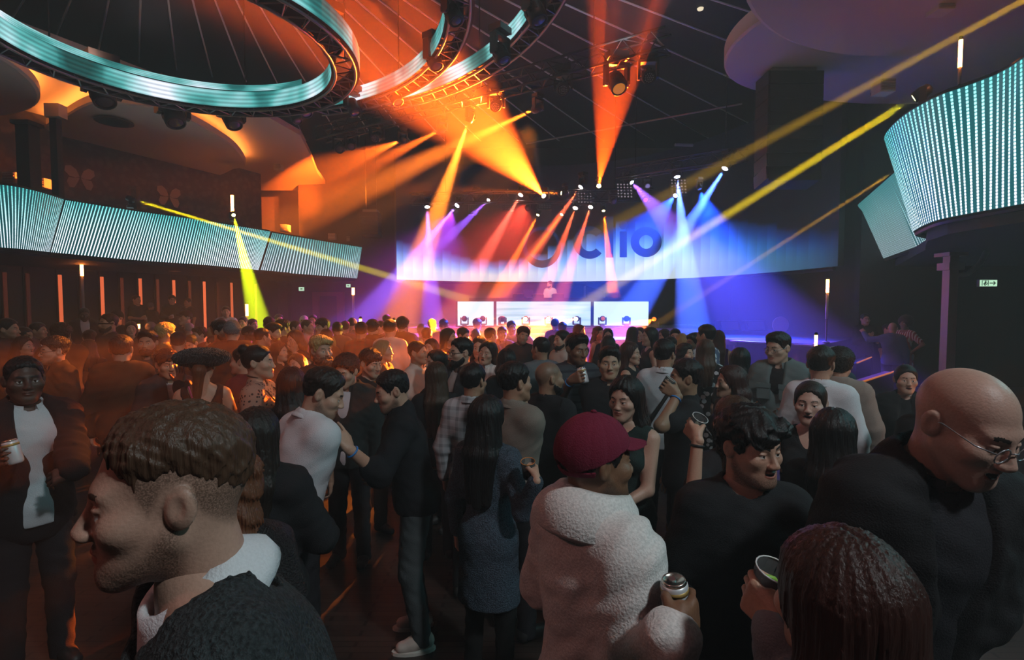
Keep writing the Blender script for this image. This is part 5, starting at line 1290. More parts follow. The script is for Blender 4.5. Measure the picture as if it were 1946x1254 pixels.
# ------------------------------------------------------------------ lamps on trusses, rings and stage
OR, OY, YE, BL, VI, PK = (1, .12, .006), (1, .2, .015), (1, .72, .01), (.05, .12, 1), (.32, .1, 1), (1, .18, .08)
_mh = {}
def head_parts():
    if _mh: return _mh
    _mh['b'] = (MB().box((0, 0, .04), (.3, .24, .1)).box((0, 0, .1), (.2, .18, .04)), DMET)
    y = MB()
    for q in (-1, 1): y.box((q*.165, 0, .3), (.045, .13, .3)); y.tube((q*.165-.022, 0, .40), (q*.165+.022, 0, .40), .07, n=14)
    y.box((0, 0, .155), (.37, .13, .05)); _mh['y'] = (y, DMET)
    return _mh
BEAMS = []
def lamp_unit(p, aim, label, hang=True, size=1.0, lens=None, le=0, name='moving_head_light', led=False, group='moving head lamps of the light show'):
    """a moving head whose lens sits at p and looks at aim"""
    p = Vector(p); d = (Vector(aim)-p).normalized(); k = size
    c = p-d*.19*k   # tilt axis
    root = empty(name, c+Vector((0, 0, .4*k if hang else -.4*k))); tag(root, label, 'stage light', group)
    yaw = math.atan2(-d.x, d.y) if abs(d.x)+abs(d.y) > .02 else 0
    for key, nm in (('b', 'lamp_base'), ('y', 'yoke')):
        if key+'o' not in _mh: _mh[key+'o'] = head_parts()[key][0].build(nm, head_parts()[key][1], root); o = _mh[key+'o']
        else: o = _mh[key+'o'].copy(); COL.objects.link(o); o.parent = root
        o.scale = (k, k, k); o.rotation_euler = (math.pi if hang else 0, 0, -yaw if False else yaw)
    q = d.to_track_quat('Z', 'Y').to_matrix()
    if 'hm' not in _mh:
        ho = MB().lathe([(.06, -.16), (.11, -.12), (.125, -.02), (.125, .1), (.115, .18), (.095, .185), (.09, .16)], n=22).build('lamp_head', DMET, root, True); _mh['hm'] = ho.data
        vent = MB()
        for i in range(10):
            a = i*.628; vent.box((.125*math.cos(a), .125*math.sin(a), .03), (.012, .03, .1), Matrix.Rotation(a, 3, 'Z'))
        _mh['vm'] = vent.build('vent', plain((.015, .015, .016), .7), ho).data
    else:
        ho = link('lamp_head', _mh['hm'], root); link('vent', _mh['vm'], ho)
    ho.location = c-root.location; ho.scale = (k, k, k); ho.rotation_euler = q.to_euler()
    lm = glow(lens, le, 'lamp lens', False) if lens else plain((.12, .12, .13), .08, key='dark lens')
    if led:
        b_ = MB()
        for r_, n_ in ((0, 1), (.035, 6), (.07, 12)):
            for i in range(n_): b_.lathe([(.0125, .178), (.01, .184)], (r_*math.cos(2*math.pi*i/n_), r_*math.sin(2*math.pi*i/n_), 0), 8)
        o = b_.build('lens', [lm if lens else plain((.35, .33, .32), .2)], ho)
        o['kind'] = 'stuff'
    else: MB().lathe([(.093, .166), (.07, .176), (.001, .18)], n=20).build('lens', [lm], ho, True)
    return root
def beam(p, aim, ang, col, W, blend=.35, soft=.02):
    l = bpy.data.lights.new('beam', 'SPOT'); o = bpy.data.objects.new('beam', l); COL.objects.link(o)
    l.energy = W; l.color = col; l.spot_size = math.radians(ang); l.spot_blend = blend; l.shadow_soft_size = soft
    d = (Vector(aim)-Vector(p)).normalized(); o.location = Vector(p)+d*.03; o.rotation_euler = d.to_track_quat('-Z', 'Y').to_euler()
    l.cycles.max_bounces = 2
    return o

def watts(L, ang, r=2.0): return L*r/(1.2e-4*math.tan(math.radians(ang)/2))
def fx(src, aim, ang, col, L, label, lens=None, le=6, hang=True, size=1.0, led=False, blend=.4, soft=.03):
    """L: how bright the haze of the beam is two metres from the lamp"""
    p = at(*src); a = at(*aim) if len(aim) == 3 else on_line(aim[0], aim[1], UA, UB)
    lamp_unit(p, a, label, hang, size*.66, lens or col, le, led=led)
    if L: beam(p+(a-p).normalized()*.03, a, ang, col, watts(L, ang), blend, soft)
Y = trY
HOT = (1, .72, .3)
OB = (1, .13, .008)
fx((1033, 372, 15.2), (748, 62, 9), 23, (1, .105, .006), 4.4, 'lamp over the stage throwing the huge orange cone up to the left', HOT, 40, blend=.75)
fx((1066, 367, 15.4), (690, 352, 14.6), 8, OB, .8, 'lamp over the stage throwing a flat orange beam to the left', HOT, 25, blend=1.0)
fx((890, 233, Y(890)), (818, 440, Y(890)+.6), 14, (1, .22, .015), 1.9, 'lamp on the slanting truss with a hot yellow beam pointing down', HOT, 40, blend=.7)
fx((1014, 209, Y(1014)), (538, 430, 22), 8, (1, .17, .01), 2.0, 'rightmost lit lamp on the slanting truss, its long beam falling left', HOT, 40, blend=1.0)
fx((835, 248, Y(835)), (530, 406, 26.5), 8, OB, 1.1, 'lamp on the slanting truss with a soft orange beam, second lit from left', HOT, 30, blend=1.0)
fx((761, 268, Y(761)), (525, 361, 26.5), 11, OB, 1.1, 'leftmost lit lamp on the slanting truss, its orange beam falling left', HOT, 30, blend=1.0)
fx((1138, 353, 15.2), (1192, 0, 8.2), 10.5, (1, .08, .003), .75, 'lamp over the stage throwing a red orange cone straight up', HOT, 30, blend=.3)
for s_, a_, g, w_, lab in (((1022, 409, 17.2), (925, 590, 15.2), 7, .85, 'lamp with a narrow orange beam crossing the left of the lettering'), ((1067, 408, 17.2), (1000, 500, 16.2), 6, .7, 'lamp with a thin orange beam ending at the ring of the logo'), ((1147, 401, 17.2), (1166, 570, 15.6), 8, 1.0, 'lamp with an orange beam dropping straight onto the booth')):
    fx(s_, a_, g, OB, w_, lab, HOT, 30, size=.8)
WH = (1, .8, .72)
for s_, a_, g, c, w_, lab in (((989, 371, 15.8), (915, 500, 14.6), 11, (1, .12, .07), .55, 'white hot lamp with a pink beam slanting down left, left of the orange cone'), ((1103, 356, 15.6), (1000, 500, 14.6), 9, (1, .12, .05), .5, 'white hot lamp with a red beam, beside the middle dotted panel'),
        ((1093, 396, 16.6), (1058, 490, 15.6), 9, (1, .11, .04), .45, 'left one of two white lamps close together above the lettering'), ((1122, 394, 16.6), (1090, 490, 15.6), 9, (1, .10, .04), .5, 'right one of two white lamps close together above the lettering')):
    fx(s_, a_, g, c, w_, lab, WH, 45, size=1.2)
WB_ = (.75, .8, 1)
for s_, a_, g, c, w_, lab in (((812, 394, 16.2), (818, 530, 15.2), 11, VI, .8, 'violet lamp with a beam pointing straight down left of the stage screen'), ((868, 391, 16.2), (815, 455, 15.4), 9, (.2, .1, 1), .8, 'violet lamp with a beam slanting left, second from the left above the screen'), ((928, 381, 16.2), (880, 425, 15.2), 9, VI, .35, 'small violet lamp above the left of the screen'),
        ((1287, 337, 14.4), (1304, 500, 13.6), 13, (.07, .15, 1), 1.9, 'bright blue lamp pointing straight down in front of a dotted panel'), ((1377, 321, 13.4), (1300, 440, 13), 11, BL, 1.9, 'bright blue lamp at the right end of the stage lamps'), ((1201, 347, 15.2), (1245, 395, 14.4), 22, (.28, .1, .9), .4, 'violet lamp with a soft beam to the right of the dotted panel'), ((1283, 372, 14.6), (1200, 470, 13), 30, (.02, .08, 1), .5, 'small blue lamp below the bright blue one')):
    fx(s_, a_, g, c, w_, lab, WB_, 45, size=1.25 if w_ > .6 else .9)
fx((1330, 360, 13.6), (1390, 560, 12.6), 52, (.008, .06, 1), 1.2, 'unlit looking wash lamp hanging at the right above the stage', (.1, .2, 1), 1, size=.8, blend=1)
fx((860, 400, 17), (800, 560, 15), 70, (.4, .04, .8), .3, 'dim wash lamp hanging left above the stage screen', (.5, .2, 1), 1, size=.8, blend=1)
fx((1000, 385, 16.8), (950, 500, 15.5), 80, (1, .06, .03), .4, 'dim red wash lamp hanging above the middle of the stage', (1, .3, .1), 1, size=.8, blend=1)
YL = (1, .95, .25)
fx((1735, 187, 7.6), (1050, 615, 11.5), 2.6, (1, .7, .004), .8, 'yellow lamp on the right balcony throwing the thickest yellow beam', YL, 45, hang=False, soft=.05)
fx((2060, -62, 6.4), (825, 612, 11.0), 2.4, (1, .55, .004), .26, 'yellow lamp outside the right edge throwing the upper thin beam', YL, 10, hang=False, soft=.04)
fx((1706, 322, 9.6), (1265, 605, 12.4), 2.2, (1, .5, .03), .2, 'yellow lamp above the far right balcony screen with a faint beam', YL, 6, hang=False, size=.8)
fx((257, 380, 12.2), (620, 489, 15), 2.2, (1, .8, .005), 1.1, 'yellow lamp on the left balcony throwing a level beam to the right', YL, 35, hang=False, size=.8)
fx((444, 409, 15.3), (493, 616, 11.5), 5.5, (.8, 1, .006), .8, 'yellow lamp on the left balcony throwing a beam down to the crowd', YL, 35, hang=False, size=.8)
YR = 14.75
for px, aimp, lens, le, L_, g, lab in ((882, None, None, 0, 0, 0, 'leftmost unlit lamp standing in front of the booth'), (917, None, None, 0, 0, 0, 'second unlit lamp from the left in front of the booth'), (950, (800, 606, 18.2), HOT, 14, .9, 5, 'orange lamp in front of the booth shining level to the left'), (998, (955, 634, 11.5), HOT, 30, .7, 8, 'orange lamp in front of the booth shining down at the crowd, left of centre'),
        (1042, (1010, 630, 11.5), HOT, 25, .6, 8, 'orange lamp in front of the middle of the booth'), (1094, (960, 645, 10.0), HOT, 50, 1.1, 8, 'brightest orange lamp in front of the booth throwing a hot beam left'), (1146, None, (1, .2, .05), .8, 0, 0, 'lamp with a dull red lens in front of the right booth screen'), (1192, None, None, 0, 0, 0, 'unlit lamp facing us in front of the right booth screen'),
        (1243, (1185, 634, 11.5), OR, 4, .3, 9, 'lamp at the right end of the booth with a short red beam')):
    p = at(px, 606, YR); a = at(*aimp) if aimp else p+Vector((0, -3, .3))
    r_ = lamp_unit(p, a, lab, False, .62, lens, le)
    r_.location.z = ZS+.14; dz = r_.location.z-(p.z-.4*.62)
    for ch in r_.children:
        if ch.name.startswith('lamp_head'): ch.location.z -= dz*0
    if L_: beam(p+(a-p).normalized()*.03, a, g, OB, watts(L_, g))
# dark lamps hanging from the rings and the truss
for px, py, Yd, sz, lab in ((200, 197, 9.4, 1.9, 'big dark lamp hanging from the light rings at the left, above the oval panel'), (283, 192, 10.3, .9, 'small dark lamp under the light rings between two big ones'), (335, 236, 10.2, 1.9, 'big dark lamp with a glowing lens edge under the left of the rings'), (446, 240, 10.6, 1.7, 'dark lamp under the light rings left of the pale panel edge'), (566, 232, 11, 1.1, 'left one of two dark lamps close together under the ring'), (583, 218, 10.2, 1.3, 'right one of two dark lamps close together under the ring'),
        (632, 96, 7.6, 1.5, 'dark lamp tinged orange beside the end of the inner ring'), (676, 216, 10.4, 1.2, 'dark lamp below the middle ring at the left of the orange haze'), (757, 196, 10.3, 1.2, 'dark lamp inside the orange haze under the middle ring'), (831, 128, 8.8, 1.2, 'dark lamp hanging in the orange cone below the middle ring'), (868, 42, 7.2, 1.1, 'dark lamp near the top edge inside the middle ring truss'), (959, 118, 8.2, 1.2, 'dark lamp below the largest ring, left of the dotted wash lamps'), (1026, 42, 7.0, 1.3, 'dark lamp near the top edge on the largest ring'), (96, 138, 9.2, 1.0, 'dark lamp under the rings at the far left')):
    p = at(px, py, Yd); lamp_unit(p, p+Vector((.35, -.25, -.8)), lab, True, sz*.8, group='unlit lamps hanging from the rings')
for px, py, lab, lit in ((645, 284, 'left one of two dark lamps at the left end of the slanting truss', 0), (667, 278, 'right one of two dark lamps at the left end of the slanting truss', 0), (712, 264, 'small dotted wash lamp left of the lit lamps on the truss', 1), (941, 203, 'dotted wash lamp on the truss above the orange cone edge', 1), (1070, 171, 'dotted wash lamp in the middle of the slanting truss', 1), (1234, 148, 'dotted wash lamp at the right end of the slanting truss', 1)):
    p = at(px, py, Y(px)); lamp_unit(p, p+Vector((-.1 if lit else .2, -1, -.65)), lab, True, 1.0, led=bool(lit), group='unlit lamps on the slanting truss')
p = at(1177, 170, Y(1177)); lamp_unit(p, p+Vector((.1, -.5, -.7)), 'lamp with an orange glint on the slanting truss beside the red cone', True, 1.25, (1, .3, .03), .5, group='unlit lamps on the slanting truss')
for px, py, Yd, lab in ((1231, 354, 15.2, 'tiny dim lamp right of the violet one over the stage'), (1227, 380, 15.2, 'small lamp with a dull pink lens over the stage'), (1167, 384, 15.2, 'small grey unlit lamp between the dotted panels'), (1003, 397, 16.2, 'unlit lamp at the middle of the stage truss'), (905, 372, 16.2, 'unlit lamp above the left dotted panels')):
    p = at(px, py, Yd); lamp_unit(p, p+Vector((0, -1, -.5)), lab, True, .7, (1, .1, .3) if px == 1227 else (.3, .25, .6) if px == 1231 else None, .7, group='small lamps over the stage')
# dotted blinder panels
def blinder(px, py, wpx, Yd, e, label):
    p = at(px, py, Yd); w_ = wpx*Yd/FOC; r = empty('dotted_light_panel', p); tag(r, label, 'light panel', 'square panels of dotted lights'); r.rotation_euler = (-.25, 0, .05)
    MB().box((0, .06, 0), (w_*1.15, .1, w_*1.15)).build('panel_case', DMET, r); MB().tube((0, .06, w_*.58), (0, .06, w_*.58+.35), .02, n=6).build('hanging_clamp', METAL, r)
    for i in range(5):
        for j in range(5):
            MB().lathe([(w_*.06, 0), (w_*.05, .012), (.001, .016)], ((i-2)*w_*.22, 0, (j-2)*w_*.22), 10, Matrix.Rotation(math.pi/2, 3, 'X')).build('bulb', glow((.62, .5, .6), e, 'dim bulbs', False), r)
for px, py, wpx, Yd, e, lab in ((1187, 362, 28, 15.6, .45, 'dotted light panel right of the red cone, the clearest of the panels'), (1111, 373, 26, 15.9, .3, 'dotted light panel behind the white hot lamp left of the red cone'), (1290, 354, 28, 14.8, .35, 'dotted light panel behind the bright blue lamp'), (1035, 385, 22, 16.6, .1, 'faint dotted light panel below the source of the orange cone'), (966, 388, 20, 16.8, .1, 'faint dotted light panel left of the orange cone source'), (899, 397, 18, 17, .12, 'faint dotted light panel at the left above the screen')):
    blinder(px, py, wpx, Yd, e, lab)
o = MB().lathe([(.07, 0), (.06, -.03), (.001, -.035)], n=16).build('downlight', glow((1, .85, .6), 1.0, 'downlight', False)); o.location = onz(1331, 16, 8.47); tag(o, 'tiny round warm downlight in the black ceiling near the top right', 'ceiling light')
p = onz(1300, 275, 7.2); o = MB().tube(p+Vector((-.3, 0, 0)), p+Vector((.3, .05, 0)), .05, n=8).build('strip_light', plain((.5, .48, .52), .4)); tag(o, 'short pale tube fixture high above the blue side of the stage', 'ceiling light')
# fill spots without fixtures, added to brighten the crowd, upper wall and ceiling
def wash(src, aim, ang, col, W, blend=.8, soft=.25):
    return beam(src, aim, ang, col, W, blend, soft)
wash((3.2, -1.6, 6.1), (.4, 2.4, 1.2), 95, (.76, .84, .86), 760)
wash((-5.5, -1.0, 5.6), (-.5, 2.6, 1.4), 95, (1, .4, .36), 150)
wash((7.0, 3.0, 4.6), (.5, 3.5, 1.2), 80, (.25, .8, .85), 260)
wash((0.5, 5.0, 8.0), (.2, 6.5, 1), 110, (1, .34, .26), 45)
wash((-7.0, 9.0, 6.3), (-13.5, 15, 5), 70, (1, .55, .4), 60)  # spot added to bring out the wallpaper and its butterflies
wash((-4.9, 7.3, 5.6), (-4.9, 7.4, 8.4), 165, (.95, .9, 1), 60, 1, .5)  # this and the next: upward spots added so the pale rods show
wash((2.0, 9.5, 6.6), (2.4, 9.6, 8.4), 165, (.9, .9, 1), 130, 1, .5)
# orange key lamps of the show hitting the crowd from the stage side
for src, aim, ang, W in (((1014, 209), (316, 632, 6.6), 5, 1500), ((890, 233), (228, 650, 4.7), 6, 700), ((890, 233), (106, 655, 4.8), 6, 600), ((1014, 209), (614, 665, 4.7), 5, 700), ((890, 233), (735, 645, 6.6), 8, 600), ((1014, 209), (792, 690, 5.2), 7, 500), ((1014, 209), (706, 675, 4.5), 5, 500), ((1014, 209), (935, 660, 5.6), 7, 350), ((835, 248), (500, 640, 6.6), 8, 350), ((835, 248), (400, 632, 7.2), 9, 350), ((890, 233), (490, 680, 3.8), 6, 300)):
    p = at(src[0], src[1], Y(src[0]))+Vector((.05, -.1, -.3)); beam(p, at(*aim), ang, (1, .24, .02), W*13, .7, .06)
for src, aim, W, c in (((1042, 600, 14.3), (970, 632, 8.6), 900, (1, .5, .02)), ((1042, 600, 14.3), (812, 615, 10.2), 2500, (.9, .8, .02))):
    beam(at(*src), at(*aim), 9, c, W, .6, .05)
beam((-3.5, 9.0, 5.3), (-1.0, 3.15, 0), 9, (1, .15, .02), 420, .6)
beam((-6, 8.5, 5.3), (-2.6, 3.2, 0), 12, (1, .14, .02), 70, .6)
beam(at(1014, 209, Y(1014))+Vector((0, 0, -.3)), at(1043, 548, 16.7), 7, (1, .55, .5), 2600, .6, .05)  # front spot added to brighten the person at the booth
# ------------------------------------------------------------------ the crowd
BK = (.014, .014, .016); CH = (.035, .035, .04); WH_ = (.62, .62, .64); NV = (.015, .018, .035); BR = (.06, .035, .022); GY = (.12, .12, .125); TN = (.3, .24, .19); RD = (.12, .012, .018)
p = person
# --- nearest people
p('man with short brown hair and a white collar under grey walking left', 318, 772, D=.82, f=-88, hf=-93, nod=4, hair='fade', hc=(.075, .038, .022), top='sweater', tc=(.05, .062, .066), stub=1, inner=(.7, .72, .75), extra=('innertee',), skin=(.46, .27, .20), L='down', R='down', lean=22, pat='knit', girth=1.02)
p('bald laughing man with thin glasses bending forward at the right', 1872, 704, D=1.2, f=48, hf=58, nod=24, hair='bald', hc='d', top='suit', tc=BK, inner=(.02, .02, .025), skin=(.46, .28, .22), glasses='m', open_=.9, lean=12, stub=0, L=('at', 1930, 1042, 1.4, (-.3, -.8, .1), (-.9, .3, 0), 'grip'), items=(('can', 'L', 'silver can held by the bald laughing man', (.4, .42, .44)),), hpos=(0, -.01, 0))
p('man in a maroon cap and thick white fleece jacket seen from behind', 1132, 790, D=1.42, f=128, hf=118, nod=2, hair='crop', hc='k', top='fleece', tc=(.8, .77, .75), pat='fleece', skin=(.2, .1, .055), extra=('capmaroon',), girth=.95, R=('at', 1284, 1142, 1.18, (.65, .6, .15), (-.6, .75, 0), 'grip'), L=((.2, -.2, 1.0), (-.3, -.8, 0), (-.9, .2, 0), 'relaxed'), items=(('can', 'R', 'pale can with a gold rim held by the man in the white fleece'),), stub=1)
p('bearded man with wavy dark hair in a black t-shirt glancing right', 1428, 779, D=1.68, f=20, hf=46, nod=4, hair='wavy', hc='k', top='tee', tc=BK, skin=(.42, .23, .16), stub=1, open_=.25, R='down', L='pocket', girth=1.04)
p('woman with long red brown hair seen from behind at the bottom right', 1604, 1012, D=.8, f=-150, hf=-136, hair='long', hc='r', top='sweater', tc=(.2, .22, .25), sex='w', hairlen=.5, L=('at', 1458, 1118, .98, (-.3, .8, .3), (.8, .5, 0), 'grip'), R='down', items=(('cup', 'L', 'clear glass with a lime slice held beside the red brown hair', 'lime'),))
p('man in a dark suit and open white shirt at the left edge holding a can', 44, 676, D=2.75, f=14, hf=8, hair='crop', hc='k', top='suit', tc=(.012, .012, .014), inner=(.62, .66, .7), skin=3, R=('at', 24, 858, 2.45, (.5, -.7, .1), (.8, .4, .2), 'grip'), L=('at', 108, 928, 2.45, (-.85, -.3, -.3), (-.1, .7, -.6), 'relaxed'), items=(('can', 'R', 'pale can held by the man in the suit at the left edge'),), stub=0)
p('woman with long dark hair and black jacket seen from behind beside the walking man', 486, 776, D=2.05, f=158, hair='long', hc='d', top='jacket', tc=(.016, .016, .018), sex='w', bot='skirt', bc=(.02, .022, .025), extra=('leatherbot', 'plaincollar'), hairlen=.46, R='hold', L='down')
p('woman with auburn hair and a sequined black top mostly hidden behind the walking man', 448, 862, D=1.72, f=150, hair='longwavy', hc='a', top='tee', tc=(.02, .02, .022), pat='sequin', sex='w', hairlen=.4)
p('man in a white polo shirt leaning to the right, touching the chest of his friend', 628, 702, D=2.62, f=118, hf=84, nod=24, lean=14, hair='short', hc='d', top='polo', tc=(.66, .66, .7), skin=0, L='down', R=((-.24, -.06, .93), (0, -.35, -.9), (1, 0, 0), 'relaxed'), stub=1)
p('man in a black sweater and grey trousers leaning left towards the white polo shirt', 738, 704, D=2.98, f=-92, hf=-82, nod=16, lean=12, hair='under', hc='k', top='sweater', tc=(.012, .013, .016), bc=(.075, .085, .09), skin=0, stub=1, sleeve='q', L=('at', 648, 826, 2.62, (-.5, .1, .85), (-.75, .5, -.3), 'flat'), R=('at', 700, 902, 2.85, (-.9, -.2, .1), (0, -.8, .5), 'grip'), extra=('bandLblue',), shoe=(.55, .45, .4), open_=.3, knee=20)
p('woman in a knitted blue grey dress with long black hair holding a cup', 926, 752, D=2.6, f=148, hair='long', hc='k', top='sdress', tc=(.10, .14, .19), pat='knit', sex='w', hem=.56, hairlen=.46, bot='trousers', bc=(.01, .01, .01), R=('at', 1004, 892, 2.4, (.05, .9, .25), (-.95, .2, 0), 'grip'), items=(('wine', 'R', 'plastic cup with an orange rim held by the woman in the knitted dress'),))
p('woman with dark wavy hair, earrings and a dark green sleeveless top looking left', 1188, 716, D=2.78, f=-20, hf=-28, nod=6, hair='longpart', hc='k', top='tank', tc=(.014, .03, .028), sex='w', skin=(.5, .31, .23), extra=('earrings',), L=((.02, -.28, 1.05), (-.6, -.7, .2), (-.5, .5, .7), 'grip'), R='front', items=(('phone', 'R', 'dark phone held by the woman with earrings'),))
p('woman with slicked back hair smiling at us in a black v-neck top', 1541, 724, D=2.75, f=-8, hf=-6, hair='slick', hc='d', top='tank', tc=BK, vneck=True, sex='w', skin=(.52, .33, .26), open_=.8)
p('woman with long straight black hair seen from behind, in front of the smiling woman', 1586, 777, D=2.2, f=172, hair='long', hc='k', top='tee', tc=BK, sex='w', hairlen=.44)
p('woman with long light brown hair seen from behind, holding up a glass', 1396, 754, D=2.35, f=-146, hair='long', hc='b', top='tee', tc=(.02, .018, .02), sex='w', hairlen=.5, L=('at', 1322, 808, 2.22, (-.3, .75, .5), (.8, .5, 0), 'grip'), items=(('cup', 'L', 'clear glass held by the woman with light brown hair and a watch'),), extra=('bandLwatch',))
# --- middle distance, from left to right
p('curly haired man with glasses facing left, his curls lit orange', 103, 642, hp=50, f=-62, hf=-74, hair='curlytop', hc='b', top='jacket', tc=BR, inner=BK, skin=0, stub=1, glasses='k')
p('broad man in a brown bomber jacket seen from behind with orange lit hair', 230, 637, D=4.6, f=168, hair='short', hc='b', top='bomber', tc=(.07, .035, .018), skin=0, girth=1.1)
p('smiling bearded man in an open brown jacket right of the orange lit hair', 280, 628, hp=45, f=-8, hf=-16, hair='quiff', hc='k', top='jacket', tc=BR, inner=CH, skin=1, stub=1, beard=(.008, 'k'), open_=.3)
p('young man with a dark fringe raising his open hand over a white shirt', 318, 665, D=4.3, f=24, hf=18, nod=6, hair='bangs', hc='k', top='jacket', tc=(.03, .03, .033), inner=WH_, skin=1, L=('at', 344, 712, 4.0, (.1, -.1, 1), (-.2, -1, 0), 'open'))
p('woman in a wide black fur hat with an auburn ponytail and bare back', 384, 664, D=3.85, f=176, hf=170, hair='pony', hc='a', top='tank', tc=BK, sex='w', extra=('furhat', 'lowback', 'straw'), skin=0)
p('woman with a dark updo, choker and sheer dotted top facing right', 489, 655, D=3.7, f=72, hf=76, hair='bun', hc='k', top='tee', tc=(.3, .2, .16), pat='dots', sex='w', skin=0, extra=('choker', 'straps'), sleeve='s')
p('pale person with short hair turned away left of the dotted top', 462, 660, hp=44, f=-118, hair='short', hc='d', top='tee', tc=RD, skin=0)
p('woman with long straight black hair seen from behind, right of the dotted top', 553, 698, D=3.6, f=174, hair='long', hc='k', top='tee', tc=BK, sex='w', hairlen=.42)
p('man with curly black hair and a dark green jacket between the two leaning men', 655, 677, hp=56, D=3.9, f=-24, hf=-34, nod=14, hair='curly', hc='k', top='jacket', tc=(.022, .028, .028), inner=(.62, .64, .68), skin=0)
p('young man with a fringe lit orange from behind, looking down right', 706, 664, hp=46, f=36, hf=42, nod=10, hair='bangs', hc='k', top='tee', tc=BK, skin=0)
p('big man with blond hair and a long red beard lit orange on his right', 610, 640, D=4.7, f=24, hf=30, hair='messy', hc='y', top='tee', tc=BK, skin=0, beard=(.04, 'a'), girth=1.15)
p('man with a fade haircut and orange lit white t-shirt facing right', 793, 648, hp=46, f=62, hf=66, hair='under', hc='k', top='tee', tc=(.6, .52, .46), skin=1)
p('woman with long ash brown hair seen from behind below the orange lit t-shirt', 829, 688, D=4.0, f=180, hair='long', hc='b', top='tee', tc=BK, sex='w', hairlen=.5)
p('woman with dark hair turned left beside the long ash brown hair', 829, 665, hp=46, f=-66, hair='long', hc='d', top='tank', tc=BK, sex='w', hairlen=.3, D=4.9)
p('man with glasses and a full black beard looking left', 876, 642, hp=54, f=-48, hf=-64, hair='short', hc='k', top='jacket', tc=CH, inner=(.4, .38, .37), skin=0, beard=(.012, 'k'), glasses='k')
p('man in a pale checked shirt seen from behind with short dark hair', 899, 691, D=3.45, f=158, hf=150, hair='short', hc='k', top='shirt', tc=(.45, .47, .5), pat='plaid', skin=1)
p('man in a tan shirt holding a can, seen from behind beside the bald man', 978, 688, D=2.95, f=132, hf=124, hair='short', hc='k', top='shirt', tc=(.22, .19, .16), skin=1, R=('at', 986, 767, 3.2, (.1, .8, .3), (-.9, .2, 0), 'grip'), items=(('can', 'R', 'can held up by the man in the tan shirt', (.5, .55, .55)),))
p('shaven headed man in a black t-shirt seen from behind, in the middle of the crowd', 1043, 685, D=3.35, f=140, hf=118, hair='stubble', hc='k', top='tee', tc=BK, skin=(.32, .19, .12), stub=1, beard=(.006, 'k'), extra=('lanyard',))
p('man in a dark striped polo shirt raising a white can, looking down right', 1098, 634, D=4.35, f=26, hf=38, nod=10, hair='quiff', hc='k', top='polo', tc=(.045, .05, .06), pat='pinstripe', skin=2, stub=1, R=('at', 1108, 713, 3.85, (.5, -.6, .3), (.7, .6, 0), 'grip'), items=(('can', 'R', 'white can raised by the man in the striped polo shirt', (.8, .82, .84)),), extra=('bandRblue',))
p('man in a black polo shirt facing us with his fist at his chest', 1158, 659, D=3.9, f=2, hf=4, hair='quiff', hc='k', top='polo', tc=BK, skin=(.42, .26, .17), R=((-.1, -.24, 1.24), (.35, -.2, .9), (.5, .8, 0), 'fist'), extra=('bandRblue',))
p('bare shouldered woman with long dark hair right of the man with the fist', 1198, 650, hp=45, f=70, hair='long', hc='r', top='tank', tc=BK, sex='w', skin=0, hairlen=.4)
p('man in a white shirt with a black bag strap seen from behind', 1263, 645, D=4.3, f=166, hf=158, hair='short', hc='k', top='shirt', tc=(.58, .62, .66), skin=1, extra=('bagstrap',), girth=1.1)
p('man in a black polo shirt drinking from a glass, facing left', 1304, 683, D=3.35, f=-80, hf=-82, hair='short', hc='k', top='polo', tc=BK, skin=(.3, .18, .11), L=('at', 1267, 731, 3.22, (-.7, .1, .5), (.3, .9, 0), 'grip'), items=(('cup', 'L', 'clear glass at the lips of the man facing left'),), extra=('bandLblue',))
p('woman with thick dark hair and a fringe facing left in a black top', 1390, 695, D=3.25, f=-70, hair='bob', hc='r', top='tee', tc=BK, sex='w', skin=0)
p('woman with long dark hair and black t-shirt left of the man in the overshirt', 1407, 661, D=4.75, f=172, hair='long', hc='k', top='tee', tc=BK, sex='w', hairlen=.36)
p('man with glasses in a grey green overshirt looking down left at his phone', 1478, 632, D=4.6, f=-14, hf=-36, nod=8, hair='quiff', hc='k', top='jacket', tc=(.13, .17, .175), inner=BK, skin=(.45, .29, .21), R='front', L='front', glasses='m', extra=('pockets',), items=(('phone', 'R', 'phone in the hands of the man in the overshirt'),))
p('man in a white shirt seen from behind just below the glowing tube lamp', 1561, 658, D=3.6, f=168, hair='short', hc='d', top='shirt', tc=(.66, .68, .72), skin=0)
p('person in a tan sweater with dark curly hair seen from behind', 1597, 663, D=4.0, f=174, hair='curly', hc='d', top='sweater', tc=(.3, .23, .2), skin=0)
p('man with a white cap hidden behind the tan sweater', 1586, 660, D=5.3, f=150, hair='crop', hc='g', top='tee', tc=(.03, .06, .08), extra=('whitecap',))
p('smiling woman with dark hair tied back in a black coat at the right', 1722, 693, D=4.1, f=8, hf=14, hair='slick', hc='k', top='coat', tc=BK, inner=BK, sex='w', skin=(.48, .29, .21), open_=.7)
p('bald man seen from behind, half hidden by the laughing man with glasses', 1782, 719, D=3.0, f=150, hair='stubble', hc='d', top='tee', tc=BK, skin=1)
